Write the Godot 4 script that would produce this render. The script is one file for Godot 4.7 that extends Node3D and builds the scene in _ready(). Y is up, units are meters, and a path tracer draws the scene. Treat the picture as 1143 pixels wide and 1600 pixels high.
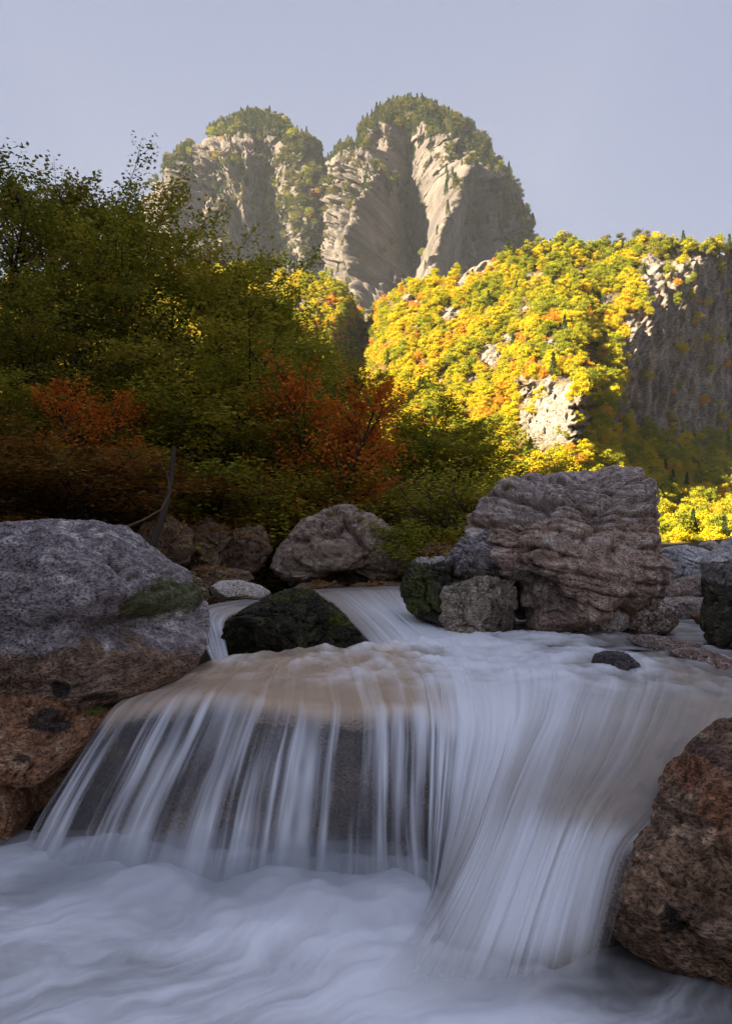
extends Node3D
# Mountain stream in autumn: a low fall between boulders, a shaded wood, a sunlit hillside and two limestone peaks.
# Layout helper: at(px, py, d) gives the world point d metres away that the photograph shows at that pixel.

const FOC := 1256.0
const CX := 571.5
const CY := 900.0
const EYE := 1.6
const TO_SUN := Vector3(-0.76, 0.38, 0.46)

var rng := RandomNumberGenerator.new()
var n_a := FastNoiseLite.new()
var n_b := FastNoiseLite.new()
var n_c := FastNoiseLite.new()
var n_ridge := FastNoiseLite.new()
var n_cell := FastNoiseLite.new()
var balls := {}
var leafy := []
var perch := {}
var used := {}

class MB:
	var v := PackedVector3Array()
	var n := PackedVector3Array()
	var c := PackedColorArray()
	var i := PackedInt32Array()
	func mesh(m: Material) -> ArrayMesh:
		var a := []
		a.resize(Mesh.ARRAY_MAX)
		a[Mesh.ARRAY_VERTEX] = v
		a[Mesh.ARRAY_NORMAL] = n
		a[Mesh.ARRAY_COLOR] = c
		a[Mesh.ARRAY_INDEX] = i
		var am := ArrayMesh.new()
		am.add_surface_from_arrays(Mesh.PRIMITIVE_TRIANGLES, a)
		am.surface_set_material(0, m)
		return am
	# normals from the faces, which run clockwise seen from outside
	func smooth() -> void:
		n.resize(v.size())
		n.fill(Vector3.ZERO)
		for k in range(0, i.size(), 3):
			var a := i[k]
			var b := i[k + 1]
			var d := i[k + 2]
			var f := (v[d] - v[a]).cross(v[b] - v[a])
			n[a] += f
			n[b] += f
			n[d] += f
		for k in n.size():
			n[k] = n[k].normalized()
	# a grid of w columns and h rows whose points are already in v; outside is where (next column) x (next row) points when flip is off
	func grid(w: int, h: int, flip := false) -> void:
		for y in h - 1:
			for x in w - 1:
				var a := y * w + x
				if flip:
					i.append_array(PackedInt32Array([a, a + w, a + 1, a + 1, a + w, a + w + 1]))
				else:
					i.append_array(PackedInt32Array([a, a + 1, a + w, a + 1, a + w + 1, a + w]))
		smooth()

func at(px: float, py: float, d: float) -> Vector3:
	return Vector3((px - CX) / FOC * d, EYE + (CY - py) / FOC * d, -d)

func px_of(p: Vector3) -> Vector2:
	return Vector2(CX + p.x / -p.z * FOC, CY - (p.y - EYE) / -p.z * FOC)

func lin(pts: Array, x: float) -> float:
	if x <= pts[0][0]:
		return pts[0][1]
	for k in pts.size() - 1:
		if x <= pts[k + 1][0]:
			return lerpf(pts[k][1], pts[k + 1][1], (x - pts[k][0]) / maxf(pts[k + 1][0] - pts[k][0], 0.001))
	return pts[-1][1]

func cat(pts: Array, x: float) -> float:  # smooth through unevenly spaced points
	var k := 0
	while k < pts.size() - 2 and x > pts[k + 1][0]:
		k += 1
	var p0 = pts[maxi(k - 1, 0)]
	var p1 = pts[k]
	var p2 = pts[k + 1]
	var p3 = pts[mini(k + 2, pts.size() - 1)]
	var t := clampf((x - p1[0]) / maxf(p2[0] - p1[0], 0.001), 0, 1)
	return cubic_interpolate(p1[1], p2[1], p0[1], p3[1], t)

func col(r: float, g: float, b: float) -> Color:
	return Color(r, g, b)

func numbered(called: String) -> String:
	used[called] = used.get(called, -1) + 1
	return called if used[called] == 0 else "%s_%03d" % [called, used[called]]

func tag(o: Node, label: String, category: String, group := "", kind := "") -> Node:
	if label:
		o.set_meta("label", label)
	if category:
		o.set_meta("category", category)
	if group:
		o.set_meta("group", group)
	if kind:
		o.set_meta("kind", kind)
	return o

func put(called: String, m: Mesh, parent: Node = null) -> MeshInstance3D:
	var o := MeshInstance3D.new()
	o.mesh = m
	if parent == null:
		o.name = numbered(called)
		add_child(o)
	else:
		o.name = called
		parent.add_child(o, true)
	return o

# ---------------------------------------------------------------- materials

func noise(kind: int, freq: float, oct: int, sd: int) -> FastNoiseLite:
	var f := FastNoiseLite.new()
	f.noise_type = kind
	f.frequency = freq
	f.fractal_type = FastNoiseLite.FRACTAL_FBM
	f.fractal_octaves = oct
	f.seed = sd
	return f

func grain(freq: float, oct: int, sd: int, lo: float, hi: float, size := 512) -> ImageTexture:
	var f := noise(FastNoiseLite.TYPE_SIMPLEX_SMOOTH, freq, oct, sd)
	f.fractal_gain = 0.62
	var im := f.get_seamless_image(size, size)
	im.convert(Image.FORMAT_RGB8)
	var data := im.get_data()
	for k in data.size():
		data[k] = int(clampf(lerpf(lo, hi, clampf((data[k] / 255.0 - 0.5) * 1.5 + 0.5, 0, 1)), 0, 1) * 255.0)
	return ImageTexture.create_from_image(Image.create_from_data(size, size, false, Image.FORMAT_RGB8, data))

# Stone: even grain with crisp dark pits and pale flecks of lichen.
func stone_tex(sd: int, size := 1024) -> ImageTexture:
	var a := noise(FastNoiseLite.TYPE_SIMPLEX_SMOOTH, 0.03, 5, sd).get_seamless_image(size, size).get_data()
	var b := noise(FastNoiseLite.TYPE_SIMPLEX_SMOOTH, 0.045, 4, sd + 1).get_seamless_image(size, size).get_data()
	var c := noise(FastNoiseLite.TYPE_SIMPLEX_SMOOTH, 0.035, 4, sd + 2).get_seamless_image(size, size).get_data()
	for k in a.size():
		var v := 0.93 + (a[k] / 255.0 - 0.5) * 0.40
		v += 0.20 * smoothstep(0.60, 0.70, b[k] / 255.0)
		v -= 0.42 * smoothstep(0.40, 0.28, c[k] / 255.0)
		a[k] = int(clampf(v, 0.15, 1.0) * 255.0)
	return ImageTexture.create_from_image(Image.create_from_data(size, size, false, Image.FORMAT_L8, a))

func pitted(sd: int, size := 512) -> ImageTexture:
	var f := noise(FastNoiseLite.TYPE_SIMPLEX_SMOOTH, 0.02, 5, sd)
	f.fractal_type = FastNoiseLite.FRACTAL_RIDGED
	f.fractal_gain = 0.6
	var g := noise(FastNoiseLite.TYPE_SIMPLEX_SMOOTH, 0.09, 3, sd + 1)
	var a := f.get_seamless_image(size, size).get_data()
	var b := g.get_seamless_image(size, size).get_data()
	for k in a.size():
		a[k] = int(clampf((1.0 - a[k] / 255.0) * 0.55 + b[k] / 255.0 * 0.45, 0, 1) * 255.0)
	return ImageTexture.create_from_image(Image.create_from_data(size, size, false, Image.FORMAT_L8, a))

func stone_mat(called: String, tile: float, relief: float, tex: Texture2D, bump: Texture2D, broad: Texture2D, rough := 0.8) -> StandardMaterial3D:
	var m := StandardMaterial3D.new()
	m.resource_name = called
	m.vertex_color_use_as_albedo = true
	m.albedo_texture = tex
	m.roughness = rough
	m.metallic_specular = 0.35
	m.uv1_triplanar = true
	m.uv1_world_triplanar = true
	m.uv1_scale = Vector3(0.8, 1.5, 0.8) * tile
	m.heightmap_enabled = true
	m.heightmap_texture = bump
	m.heightmap_scale = relief
	m.detail_enabled = true
	m.detail_albedo = broad
	m.detail_blend_mode = BaseMaterial3D.BLEND_MODE_MUL
	m.detail_uv_layer = BaseMaterial3D.DETAIL_UV_2
	m.uv2_triplanar = true
	m.uv2_world_triplanar = true
	m.uv2_scale = Vector3.ONE * tile * 0.23
	return m

func leaf_mat(called: String, glow: float) -> StandardMaterial3D:
	var m := StandardMaterial3D.new()
	m.resource_name = called
	m.vertex_color_use_as_albedo = true
	m.roughness = 0.55
	m.metallic_specular = 0.3
	m.cull_mode = BaseMaterial3D.CULL_DISABLED
	m.backlight_enabled = true
	m.backlight = Color(glow, glow, glow).linear_to_srgb()
	return m

var rock_m: StandardMaterial3D
var wet_m: StandardMaterial3D
var far_rock_m: StandardMaterial3D
var soil_m: StandardMaterial3D
var bark_m: StandardMaterial3D
var leaf_m: StandardMaterial3D
var far_leaf_m: StandardMaterial3D
var water_m: StandardMaterial3D
var pool_m: StandardMaterial3D

func make_materials() -> void:
	var t1 := grain(0.045, 5, 3, 0.50, 1.10)
	var t2 := grain(0.012, 5, 9, 0.86, 1.10)
	var b1 := pitted(21)
	var t3 := stone_tex(33)
	rock_m = stone_mat("limestone", 1.1, 4.5, t3, t3, t2, 0.78)
	wet_m = stone_mat("wet rock", 1.3, 2.0, t3, t3, t2, 0.34)
	far_rock_m = stone_mat("cliff limestone", 0.035, 60.0, t1, b1, t2, 0.9)
	soil_m = stone_mat("soil", 0.9, 3.0, t1, b1, t2, 0.95)
	bark_m = stone_mat("bark", 2.0, 1.0, t1, b1, t2, 0.9)
	leaf_m = leaf_mat("leaves", 0.8)
	far_leaf_m = leaf_mat("hillside leaves", 0.6)
	far_leaf_m.roughness = 0.8
	water_m = StandardMaterial3D.new()
	water_m.resource_name = "white water"
	water_m.vertex_color_use_as_albedo = true
	water_m.transparency = BaseMaterial3D.TRANSPARENCY_ALPHA
	water_m.roughness = 0.4
	water_m.metallic_specular = 0.4
	water_m.cull_mode = BaseMaterial3D.CULL_DISABLED
	pool_m = StandardMaterial3D.new()
	pool_m.resource_name = "foaming pool"
	pool_m.vertex_color_use_as_albedo = true
	pool_m.roughness = 0.35
	pool_m.metallic_specular = 0.4

# ---------------------------------------------------------------- rocks

func ball(n: int) -> Array:  # directions and faces of a cube turned to a sphere, corners shared
	if balls.has(n):
		return balls[n]
	var dirs := PackedVector3Array()
	var idx := PackedInt32Array()
	var seen := {}
	var axes := [[Vector3.RIGHT, Vector3.UP, Vector3.BACK], [Vector3.LEFT, Vector3.UP, Vector3.FORWARD], [Vector3.BACK, Vector3.UP, Vector3.LEFT], [Vector3.FORWARD, Vector3.UP, Vector3.RIGHT], [Vector3.RIGHT, Vector3.FORWARD, Vector3.UP], [Vector3.RIGHT, Vector3.BACK, Vector3.DOWN]]
	for f in axes:
		var ids := PackedInt32Array()
		ids.resize((n + 1) * (n + 1))
		for y in n + 1:
			for x in n + 1:
				var u := tan((x / float(n) - 0.5) * PI / 2)
				var w := tan((y / float(n) - 0.5) * PI / 2)
				var p: Vector3 = f[0] * u + f[1] * w + f[2]
				var key := Vector3i((p * 100000.0).round())
				if not seen.has(key):
					seen[key] = dirs.size()
					dirs.append(p.normalized())
				ids[y * (n + 1) + x] = seen[key]
		for y in n:
			for x in n:
				var a := ids[y * (n + 1) + x]
				var b := ids[y * (n + 1) + x + 1]
				var c := ids[(y + 1) * (n + 1) + x]
				var d := ids[(y + 1) * (n + 1) + x + 1]
				idx.append_array(PackedInt32Array([a, c, b, b, c, d]))
	# clockwise from outside
	var a0 := dirs[idx[0]]
	if (dirs[idx[2]] - a0).cross(dirs[idx[1]] - a0).dot(a0) < 0:
		for k in range(0, idx.size(), 3):
			var s := idx[k + 1]
			idx[k + 1] = idx[k + 2]
			idx[k + 2] = s
	balls[n] = [dirs, idx]
	return balls[n]

# A rock with the outline that the photograph shows, at its distance d, dz metres deep either way.
func rock(called: String, label: String, pts: Array, d: float, dz: float, o := {}) -> MeshInstance3D:
	var mid := Vector2.ZERO
	var lo := Vector2(1e9, 1e9)
	var hi := -lo
	for p in pts:
		lo = lo.min(Vector2(p[0], p[1]))
		hi = hi.max(Vector2(p[0], p[1]))
	mid = (lo + hi) / 2 if not o.has("mid") else Vector2(o.mid[0], o.mid[1])
	var k: float = d / FOC
	var poly := PackedVector2Array()
	for p in pts:
		poly.append(Vector2((p[0] - mid.x) * k, (mid.y - p[1]) * k))
	var rad := PackedFloat32Array()
	rad.resize(256)
	for a in 256:
		var dir := Vector2.from_angle(a / 256.0 * TAU)
		var best := 0.0
		for e in poly.size():
			var hit = Geometry2D.segment_intersects_segment(Vector2.ZERO, dir * 50.0, poly[e], poly[(e + 1) % poly.size()])
			if hit != null:
				best = maxf(best, hit.length())
		rad[a] = best
	for pass_ in 2:
		var old := rad.duplicate()
		for a in 256:
			rad[a] = (old[(a + 255) % 256] + 2 * old[a] + old[(a + 1) % 256]) / 4
	var size: float = sqrt((hi.x - lo.x) * (hi.y - lo.y)) * k
	var n: int = o.get("n", 40)
	var top := ball(n)
	var dirs: PackedVector3Array = top[0]
	var m := MB.new()
	m.i = top[1]
	m.v.resize(dirs.size())
	m.c.resize(dirs.size())
	var centre := at(mid.x, mid.y, d)
	var box: float = o.get("box", 0.75)
	var lean: float = o.get("lean", 0.15)
	var a1: float = o.get("a1", 0.06) * size
	var f1: float = o.get("f1", 1.6) / size
	var a2: float = o.get("a2", 0.05) * size
	var f2: float = o.get("f2", 3.0) / size
	var a3: float = o.get("a3", 0.012) * size
	var f3: float = o.get("f3", 14.0) / size
	var st: float = o.get("st", 0.0)
	var sa: float = o.get("sa", 0.0)
	var sax: Vector3 = o.get("sax", Vector3(0.12, 1, -0.1)).normalized()
	var c1: Color = o.get("c1", col(0.26, 0.21, 0.18))
	var c2: Color = o.get("c2", col(0.17, 0.13, 0.11))
	var c3: Color = o.get("c3", col(0.34, 0.31, 0.30))
	var spots: Array = o.get("spots", [])
	var dents: Array = o.get("dents", [])
	var cuts := []
	rng.seed = hash(label)
	for q in int(o.get("cuts", 5)):
		var cn := Vector3(rng.randf_range(-1, 1), rng.randf_range(-0.5, 1), rng.randf_range(0.15, 1)).normalized()
		var sup := Vector3(absf(cn.x) * (hi.x - lo.x) * k * 0.5, absf(cn.y) * (hi.y - lo.y) * k * 0.5, absf(cn.z) * dz).length()
		cuts.append([cn, sup * rng.randf_range(0.72, 0.92) * float(o.get("cut", 1.0))])
	var bright: float = o.get("bright", 2.2)
	var cracks: Array = o.get("cracks", [])
	var seed_off := Vector3(hash(called + label) % 97, hash(label) % 89, 0)
	for q in dirs.size():
		var u := dirs[q]
		var rho := sqrt(u.x * u.x + u.y * u.y)
		var f := fposmod(atan2(u.y, u.x) / TAU * 256.0, 256.0)
		var j := int(f)
		var r := lerpf(rad[j % 256], rad[(j + 1) % 256], f - j)
		var rr := pow(rho, box) * r
		var p := Vector3(0, 0, signf(u.z) * pow(absf(u.z), box) * dz)
		if rho > 1e-5:
			p.x = u.x / rho * rr
			p.y = u.y / rho * rr
		for t in cuts:
			var over: float = p.dot(t[0]) - float(t[1])
			if over > 0:
				p -= t[0] * over * 0.85
		p.z -= lean * p.y
		var w := centre + p
		var s := w + seed_off
		var out := a1 * n_a.get_noise_3dv(s * f1) + a3 * n_b.get_noise_3dv(s * f3)
		out -= a2 * pow(maxf(0, n_ridge.get_noise_3dv(s * f2)), 3.0) * 1.6
		if sa > 0:
			var h := w.dot(sax) + 0.35 * st * n_a.get_noise_3dv(s * f2 * 0.7)
			for lev in 2:
				var th := st / (1.0 if lev == 0 else 2.7)
				var lay := floorf(h / th)
				var fr := h / th - lay
				var prot := fposmod(sin(lay * 12.9898 + lev * 4.1) * 43758.5453, 1.0) - 0.5
				var groove := pow(absf(fr - 0.5) * 2.0, 7.0)
				out += sa * (prot * 0.9 - groove * 0.7) * (1.0 if lev == 0 else 0.4) * smoothstep(-0.25, 0.25, n_a.get_noise_3dv(s * 1.1 + Vector3(lev * 9, 0, 0)) + 0.22)
		var pp := Vector2(CX + w.x / d * FOC, CY - (w.y - EYE) / d * FOC)
		for t in dents:
			var g := Vector2((pp.x - t[0]) / t[2], (pp.y - t[1]) / t[3]).length_squared()
			if g < 4.0 and u.z > -0.3:
				out -= t[4] * exp(-g * 1.5)
		if u.z > -0.3:
			var jig := pp + Vector2(n_a.get_noise_3dv(s * 5.0 / size), n_b.get_noise_3dv(s * 4.0 / size)) * 9.0
			for t in cracks:  # a polyline in the photograph, its width and depth
				for e in t[0].size() - 1:
					var near := Geometry2D.get_closest_point_to_segment(jig, Vector2(t[0][e][0], t[0][e][1]), Vector2(t[0][e + 1][0], t[0][e + 1][1]))
					var g: float = jig.distance_squared_to(near) / float(t[1] * t[1])
					if g < 5.0:
						out -= t[2] * exp(-g)
		var dir := Vector3(u.x, u.y, u.z * 0.8).normalized()
		m.v[q] = w + dir * out
		# colour: mottled stone, with stains, moss and painted shade of hollows where the photograph shows them
		var e1 := n_b.get_noise_3dv(s * 2.6 / size) * 0.5 + n_b.get_noise_3dv(s * 9.0 / size) * 0.4
		var c := c1.lerp(c2, clampf(0.5 + e1 * 1.3, 0, 1))
		c = c.lerp(c3, clampf(n_c.get_noise_3dv(s * 6.0 / size) * 2.2 - 0.35, 0, 0.85))
		for t in spots:
			var g2 := Vector2((pp.x - t[0]) / t[2], (pp.y - t[1]) / t[3]).length()
			g2 += n_b.get_noise_3dv(s * 5.0 / size) * 0.45 + n_c.get_noise_3dv(s * 22.0 / size) * 0.3
			c = c.lerp(t[4], clampf((1.05 - g2) * 4.0, 0, t[5] if t.size() > 5 else 0.92))
		var fleck := n_b.get_noise_3dv(s * Vector3(16.0, 34.0, 16.0) / size)
		c *= bright * clampf(1.0 + fleck * 1.0, 0.5, 1.6)
		m.c[q] = Color(c.r * 1.06, c.g, c.b * 0.92)
	m.smooth()
	var mi := put(called, m.mesh(o.get("mat", rock_m)))
	tag(mi, label, "boulder" if size > 0.7 else "rock", o.get("group", ""))
	return mi

func ell(cx: float, cy: float, rx: float, ry: float, k := 12, jag := 0.12, sd := 1) -> Array:
	var out := []
	for a in k:
		var j := 1.0 + jag * sin(a * 3.7 + sd * 1.9) * cos(a * 1.3 + sd)
		out.append([cx + cos(a * TAU / k) * rx * j, cy + sin(a * TAU / k) * ry * j])
	return out

const MOSS := Color(0.048, 0.062, 0.008)
const DARK := Color(0.018, 0.015, 0.013)
const HOLLOW_SHADE := Color(0.05, 0.042, 0.032)  # undercut shade painted into the stone colour, along with some black algae
const RUST := Color(0.16, 0.075, 0.03)
const TAN := Color(0.22, 0.14, 0.075)

func build_rocks() -> void:
	var grey := {"c1": col(0.25, 0.22, 0.23), "c2": col(0.13, 0.115, 0.12), "c3": col(0.38, 0.35, 0.36)}
	var pink := {"c1": col(0.33, 0.245, 0.20), "c2": col(0.21, 0.15, 0.12), "c3": col(0.42, 0.36, 0.32)}
	# the layered boulder across the stream
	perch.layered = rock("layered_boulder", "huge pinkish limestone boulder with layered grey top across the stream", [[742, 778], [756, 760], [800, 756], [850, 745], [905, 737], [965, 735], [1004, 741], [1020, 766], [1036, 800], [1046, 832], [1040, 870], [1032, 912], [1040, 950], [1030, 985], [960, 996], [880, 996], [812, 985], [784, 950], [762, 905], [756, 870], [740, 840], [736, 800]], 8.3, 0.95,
		pink.merged({"n": 110, "box": 0.62, "lean": 0.28, "a1": 0.10, "f1": 1.5, "a2": 0.05, "f2": 2.4, "a3": 0.010, "st": 0.17, "sa": 0.115, "sax": Vector3(0.16, 1, 0.05),
		"spots": [[880, 775, 150, 45, col(0.36, 0.33, 0.325), 0.45], [800, 915, 36, 30, HOLLOW_SHADE, 0.65], [830, 955, 34, 22, HOLLOW_SHADE, 0.6], [985, 960, 70, 22, TAN, 0.7]],
		"cracks": [[[[900, 800], [905, 830], [880, 850], [845, 868], [800, 880], [760, 890]], 5.0, 0.06], [[[740, 815], [800, 822], [870, 812], [940, 818], [1000, 800]], 4.0, 0.035], [[[870, 920], [880, 950], [875, 980]], 5.0, 0.04], [[[960, 920], [985, 900], [1000, 880]], 4.0, 0.035], [[[880, 905], [930, 915], [960, 920], [965, 960]], 3.5, 0.02]], "dents": [[798, 925, 46, 42, 0.40], [832, 958, 40, 26, 0.2], [1012, 880, 24, 50, 0.2], [1006, 800, 16, 34, 0.14]]}))
	rock("block", "grey limestone block wedged under the huge layered boulder's upstream corner", [[702, 868], [722, 842], [752, 822], [790, 828], [800, 880], [782, 915], [735, 910], [704, 900]], 8.5, 0.45, grey.merged({"n": 60, "box": 0.38, "cuts": 3, "sa": 0.05, "st": 0.13, "a2": 0.1, "spots": [[740, 900, 60, 14, HOLLOW_SHADE, 0.6]]}))
	rock("block", "pale square-edged block at the waterline below the layered boulder", [[688, 935], [694, 916], [740, 902], [800, 905], [806, 950], [800, 992], [700, 994], [684, 965]], 8.0, 0.35, {"n": 60, "box": 0.33, "cuts": 2, "a2": 0.1, "c1": col(0.27, 0.24, 0.19), "c2": col(0.17, 0.14, 0.10), "c3": col(0.36, 0.33, 0.29), "sa": 0.035, "st": 0.11, "spots": [[780, 965, 26, 26, HOLLOW_SHADE, 0.6]]})
	rock("mossy_block", "dark mossy block beside the upper white chute", [[632, 905], [640, 882], [660, 868], [700, 872], [706, 905], [712, 960], [690, 985], [655, 970], [632, 940]], 8.4, 0.4, {"n": 60, "box": 0.36, "cuts": 3, "a1": 0.12, "a2": 0.12, "sa": 0.06, "st": 0.16, "c1": col(0.06, 0.055, 0.04), "c2": col(0.03, 0.028, 0.02), "c3": col(0.12, 0.11, 0.1), "spots": [[650, 910, 28, 36, MOSS, 0.6], [668, 945, 20, 12, MOSS, 0.7], [675, 872, 26, 6, col(0.3, 0.28, 0.27)]]})
	# centre boulder
	perch.ridged = rock("ridged_boulder", "brownish grey ridged boulder standing alone below the olive trees", [[428, 862], [452, 834], [480, 815], [515, 796], [545, 788], [580, 800], [612, 822], [632, 848], [646, 868], [640, 895], [610, 925], [560, 932], [480, 932], [436, 915], [420, 890]], 13.0, 1.0,
		{"n": 90, "box": 0.62, "cuts": 7, "lean": 0.3, "a1": 0.09, "a2": 0.07, "f2": 2.6, "c1": col(0.27, 0.21, 0.17), "c2": col(0.16, 0.12, 0.095), "c3": col(0.36, 0.31, 0.27), "sa": 0.05, "st": 0.3, "sax": Vector3(-0.6, 0.8, 0.1), "cracks": [[[[520, 795], [545, 825], [565, 850], [575, 880]], 4.0, 0.10], [[[470, 850], [510, 840], [545, 845]], 3.5, 0.05], [[[580, 820], [600, 850], [630, 860]], 3.5, 0.05]], "dents": [[530, 922, 130, 26, 0.45]]})
	# left boulders
	perch.great = rock("great_boulder", "great smooth purplish grey boulder with moss beside the small fall", [[-130, 960], [-110, 870], [-40, 830], [30, 816], [110, 811], [165, 814], [205, 838], [240, 868], [275, 895], [300, 930], [316, 965], [326, 1010], [320, 1040], [250, 1075], [170, 1105], [60, 1120], [-60, 1120], [-120, 1050]], 5.9, 0.95,
		grey.merged({"cuts": 2, "n": 110, "box": 0.7, "lean": 0.35, "a1": 0.05, "a2": 0.025, "f2": 2.0, "a3": 0.006, "f3": 20.0, "sa": 0.028, "st": 0.21, "sax": Vector3(-0.28, 1, 0.2), "bright": 1.9, "c1": col(0.22, 0.172, 0.15), "c2": col(0.115, 0.088, 0.076), "c3": col(0.34, 0.30, 0.29),
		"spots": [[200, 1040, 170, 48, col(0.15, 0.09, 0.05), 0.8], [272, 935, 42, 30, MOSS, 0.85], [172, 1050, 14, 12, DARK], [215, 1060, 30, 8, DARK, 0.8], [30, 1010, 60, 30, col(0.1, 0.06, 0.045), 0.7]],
		"cracks": [[[[-60, 1030], [20, 1002], [80, 985], [150, 960], [215, 942], [262, 925]], 7.0, 0.05], [[[60, 1045], [120, 1020], [180, 1000], [250, 985]], 6.0, 0.03], [[[150, 822], [185, 850], [215, 880], [240, 905]], 5.0, 0.03], [[[20, 1075], [100, 1050], [170, 1045]], 5.0, 0.025], [[[-20, 880], [60, 868], [130, 862]], 4.0, 0.012]], "dents": [[245, 972, 85, 28, 0.30], [60, 1060, 90, 20, 0.05]]}))
	rock("rusty_boulder", "low rusty brown boulder with dark moss left of the waterfall", [[-90, 1100], [-40, 1075], [40, 1072], [100, 1082], [160, 1095], [165, 1120], [140, 1165], [110, 1215], [75, 1270], [20, 1310], [-60, 1320], [-110, 1220]], 5.0, 0.55,
		{"n": 90, "box": 0.7, "lean": 0.25, "a1": 0.08, "a2": 0.05, "c1": col(0.20, 0.105, 0.055), "c2": col(0.12, 0.06, 0.035), "c3": col(0.27, 0.18, 0.12), "spots": [[92, 1118, 36, 16, DARK, 0.9], [70, 1165, 14, 6, DARK, 0.8], [150, 1105, 14, 10, MOSS, 0.9]], "dents": [[60, 1240, 100, 42, 0.24], [92, 1120, 36, 16, 0.05]], "mat": wet_m})
	# mossy dark rock mid stream
	rock("mossy_rock", "dark moss-covered rock in mid stream above the brown slab", [[346, 990], [352, 968], [385, 945], [420, 928], [455, 920], [485, 925], [505, 942], [540, 962], [562, 985], [572, 1002], [560, 1022], [500, 1035], [420, 1040], [365, 1042], [348, 1020]], 6.9, 0.4,
		{"n": 90, "box": 0.75, "lean": 0.3, "a1": 0.05, "a2": 0.06, "f2": 4.0, "a3": 0.02, "f3": 22.0, "c1": col(0.028, 0.026, 0.014), "c2": col(0.014, 0.012, 0.008), "c3": col(0.05, 0.05, 0.022), "spots": [[540, 965, 26, 12, MOSS, 0.8], [440, 930, 40, 8, MOSS, 0.5]]})
	rock("pale_stone", "smooth pale flat stone lying in the upper stream", [[324, 922], [340, 908], [372, 906], [405, 914], [424, 926], [410, 936], [350, 938], [326, 934]], 9.2, 0.28, {"n": 40, "c1": col(0.42, 0.37, 0.34), "c2": col(0.34, 0.29, 0.26), "c3": col(0.5, 0.46, 0.43), "a1": 0.03, "a2": 0.02})
	rock("brown_rock", "lumpy ochre brown rock touching the great smooth boulder", [[262, 912], [276, 897], [300, 896], [318, 908], [326, 930], [322, 950], [295, 945], [268, 935]], 7.4, 0.22, {"n": 40, "c1": col(0.15, 0.1, 0.05), "c2": col(0.08, 0.055, 0.03), "c3": col(0.25, 0.2, 0.15), "a1": 0.12, "a2": 0.1})
	rock("ochre_rock", "wet ochre rock at the lip of the small fall", [[275, 930], [300, 925], [325, 950], [322, 975], [300, 985], [280, 965]], 6.9, 0.2, {"n": 36, "c1": col(0.14, 0.1, 0.04), "c2": col(0.07, 0.055, 0.025), "c3": col(0.2, 0.16, 0.08), "mat": wet_m})
	# rocks under the trees
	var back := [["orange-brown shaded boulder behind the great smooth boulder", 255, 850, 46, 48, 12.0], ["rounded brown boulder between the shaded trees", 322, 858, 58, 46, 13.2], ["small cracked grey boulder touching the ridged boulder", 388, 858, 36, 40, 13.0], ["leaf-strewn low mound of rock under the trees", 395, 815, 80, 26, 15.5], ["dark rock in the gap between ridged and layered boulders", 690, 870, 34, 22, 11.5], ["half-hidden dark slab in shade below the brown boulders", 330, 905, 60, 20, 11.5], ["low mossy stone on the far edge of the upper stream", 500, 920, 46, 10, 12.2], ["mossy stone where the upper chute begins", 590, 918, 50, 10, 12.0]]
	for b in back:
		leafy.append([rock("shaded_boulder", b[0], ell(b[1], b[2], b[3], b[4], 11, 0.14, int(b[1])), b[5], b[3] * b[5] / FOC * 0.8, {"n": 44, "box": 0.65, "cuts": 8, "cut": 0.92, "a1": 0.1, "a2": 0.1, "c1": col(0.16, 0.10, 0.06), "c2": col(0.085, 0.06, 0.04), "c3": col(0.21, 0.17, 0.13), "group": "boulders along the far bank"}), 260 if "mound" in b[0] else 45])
	# small rocks by the layered boulder
	rock("white_veined_rock", "white-veined rock against the foot of the layered boulder", [[975, 980], [984, 962], [1004, 950], [1016, 932], [1030, 940], [1052, 946], [1062, 978], [1050, 992], [990, 992]], 7.7, 0.3, {"n": 60, "box": 0.65, "c1": col(0.3, 0.24, 0.2), "c2": col(0.2, 0.14, 0.1), "c3": col(0.55, 0.52, 0.52), "a1": 0.14, "a2": 0.12, "f2": 3.5})
	rock("round_stone", "small rounded grey-white stone at the layered boulder's foot", [[932, 970], [940, 957], [962, 954], [978, 962], [980, 980], [962, 990], [938, 988]], 7.6, 0.18, {"n": 44, "c1": col(0.36, 0.31, 0.3), "c2": col(0.24, 0.19, 0.17), "c3": col(0.5, 0.47, 0.46), "a1": 0.08, "a2": 0.1})
	rock("dark_stone", "dark stone tucked behind the white-veined rock", [[964, 962], [980, 942], [1000, 942], [1008, 975], [975, 982]], 7.95, 0.16, {"n": 32, "c1": col(0.12, 0.1, 0.09), "c2": col(0.07, 0.06, 0.055)})
	rock("domed_stone", "dark domed stone with water spilling over it in the stream", [[926, 1036], [932, 1022], [952, 1017], [975, 1020], [992, 1034], [1004, 1052], [960, 1060], [926, 1054]], 5.9, 0.17, {"n": 44, "c1": col(0.06, 0.05, 0.05), "c2": col(0.03, 0.028, 0.028), "c3": col(0.12, 0.1, 0.1), "mat": wet_m})
	rock("flat_ribbed_rock", "flat ribbed rock just breaking the water on the far side", [[982, 1000], [1000, 992], [1050, 994], [1090, 1006], [1110, 1020], [1080, 1028], [1010, 1018]], 6.8, 0.28, {"n": 50, "c1": col(0.2, 0.15, 0.13), "c2": col(0.1, 0.075, 0.065), "c3": col(0.36, 0.3, 0.29), "sa": 0.018, "st": 0.04, "mat": wet_m, "lean": 0.8})
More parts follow.
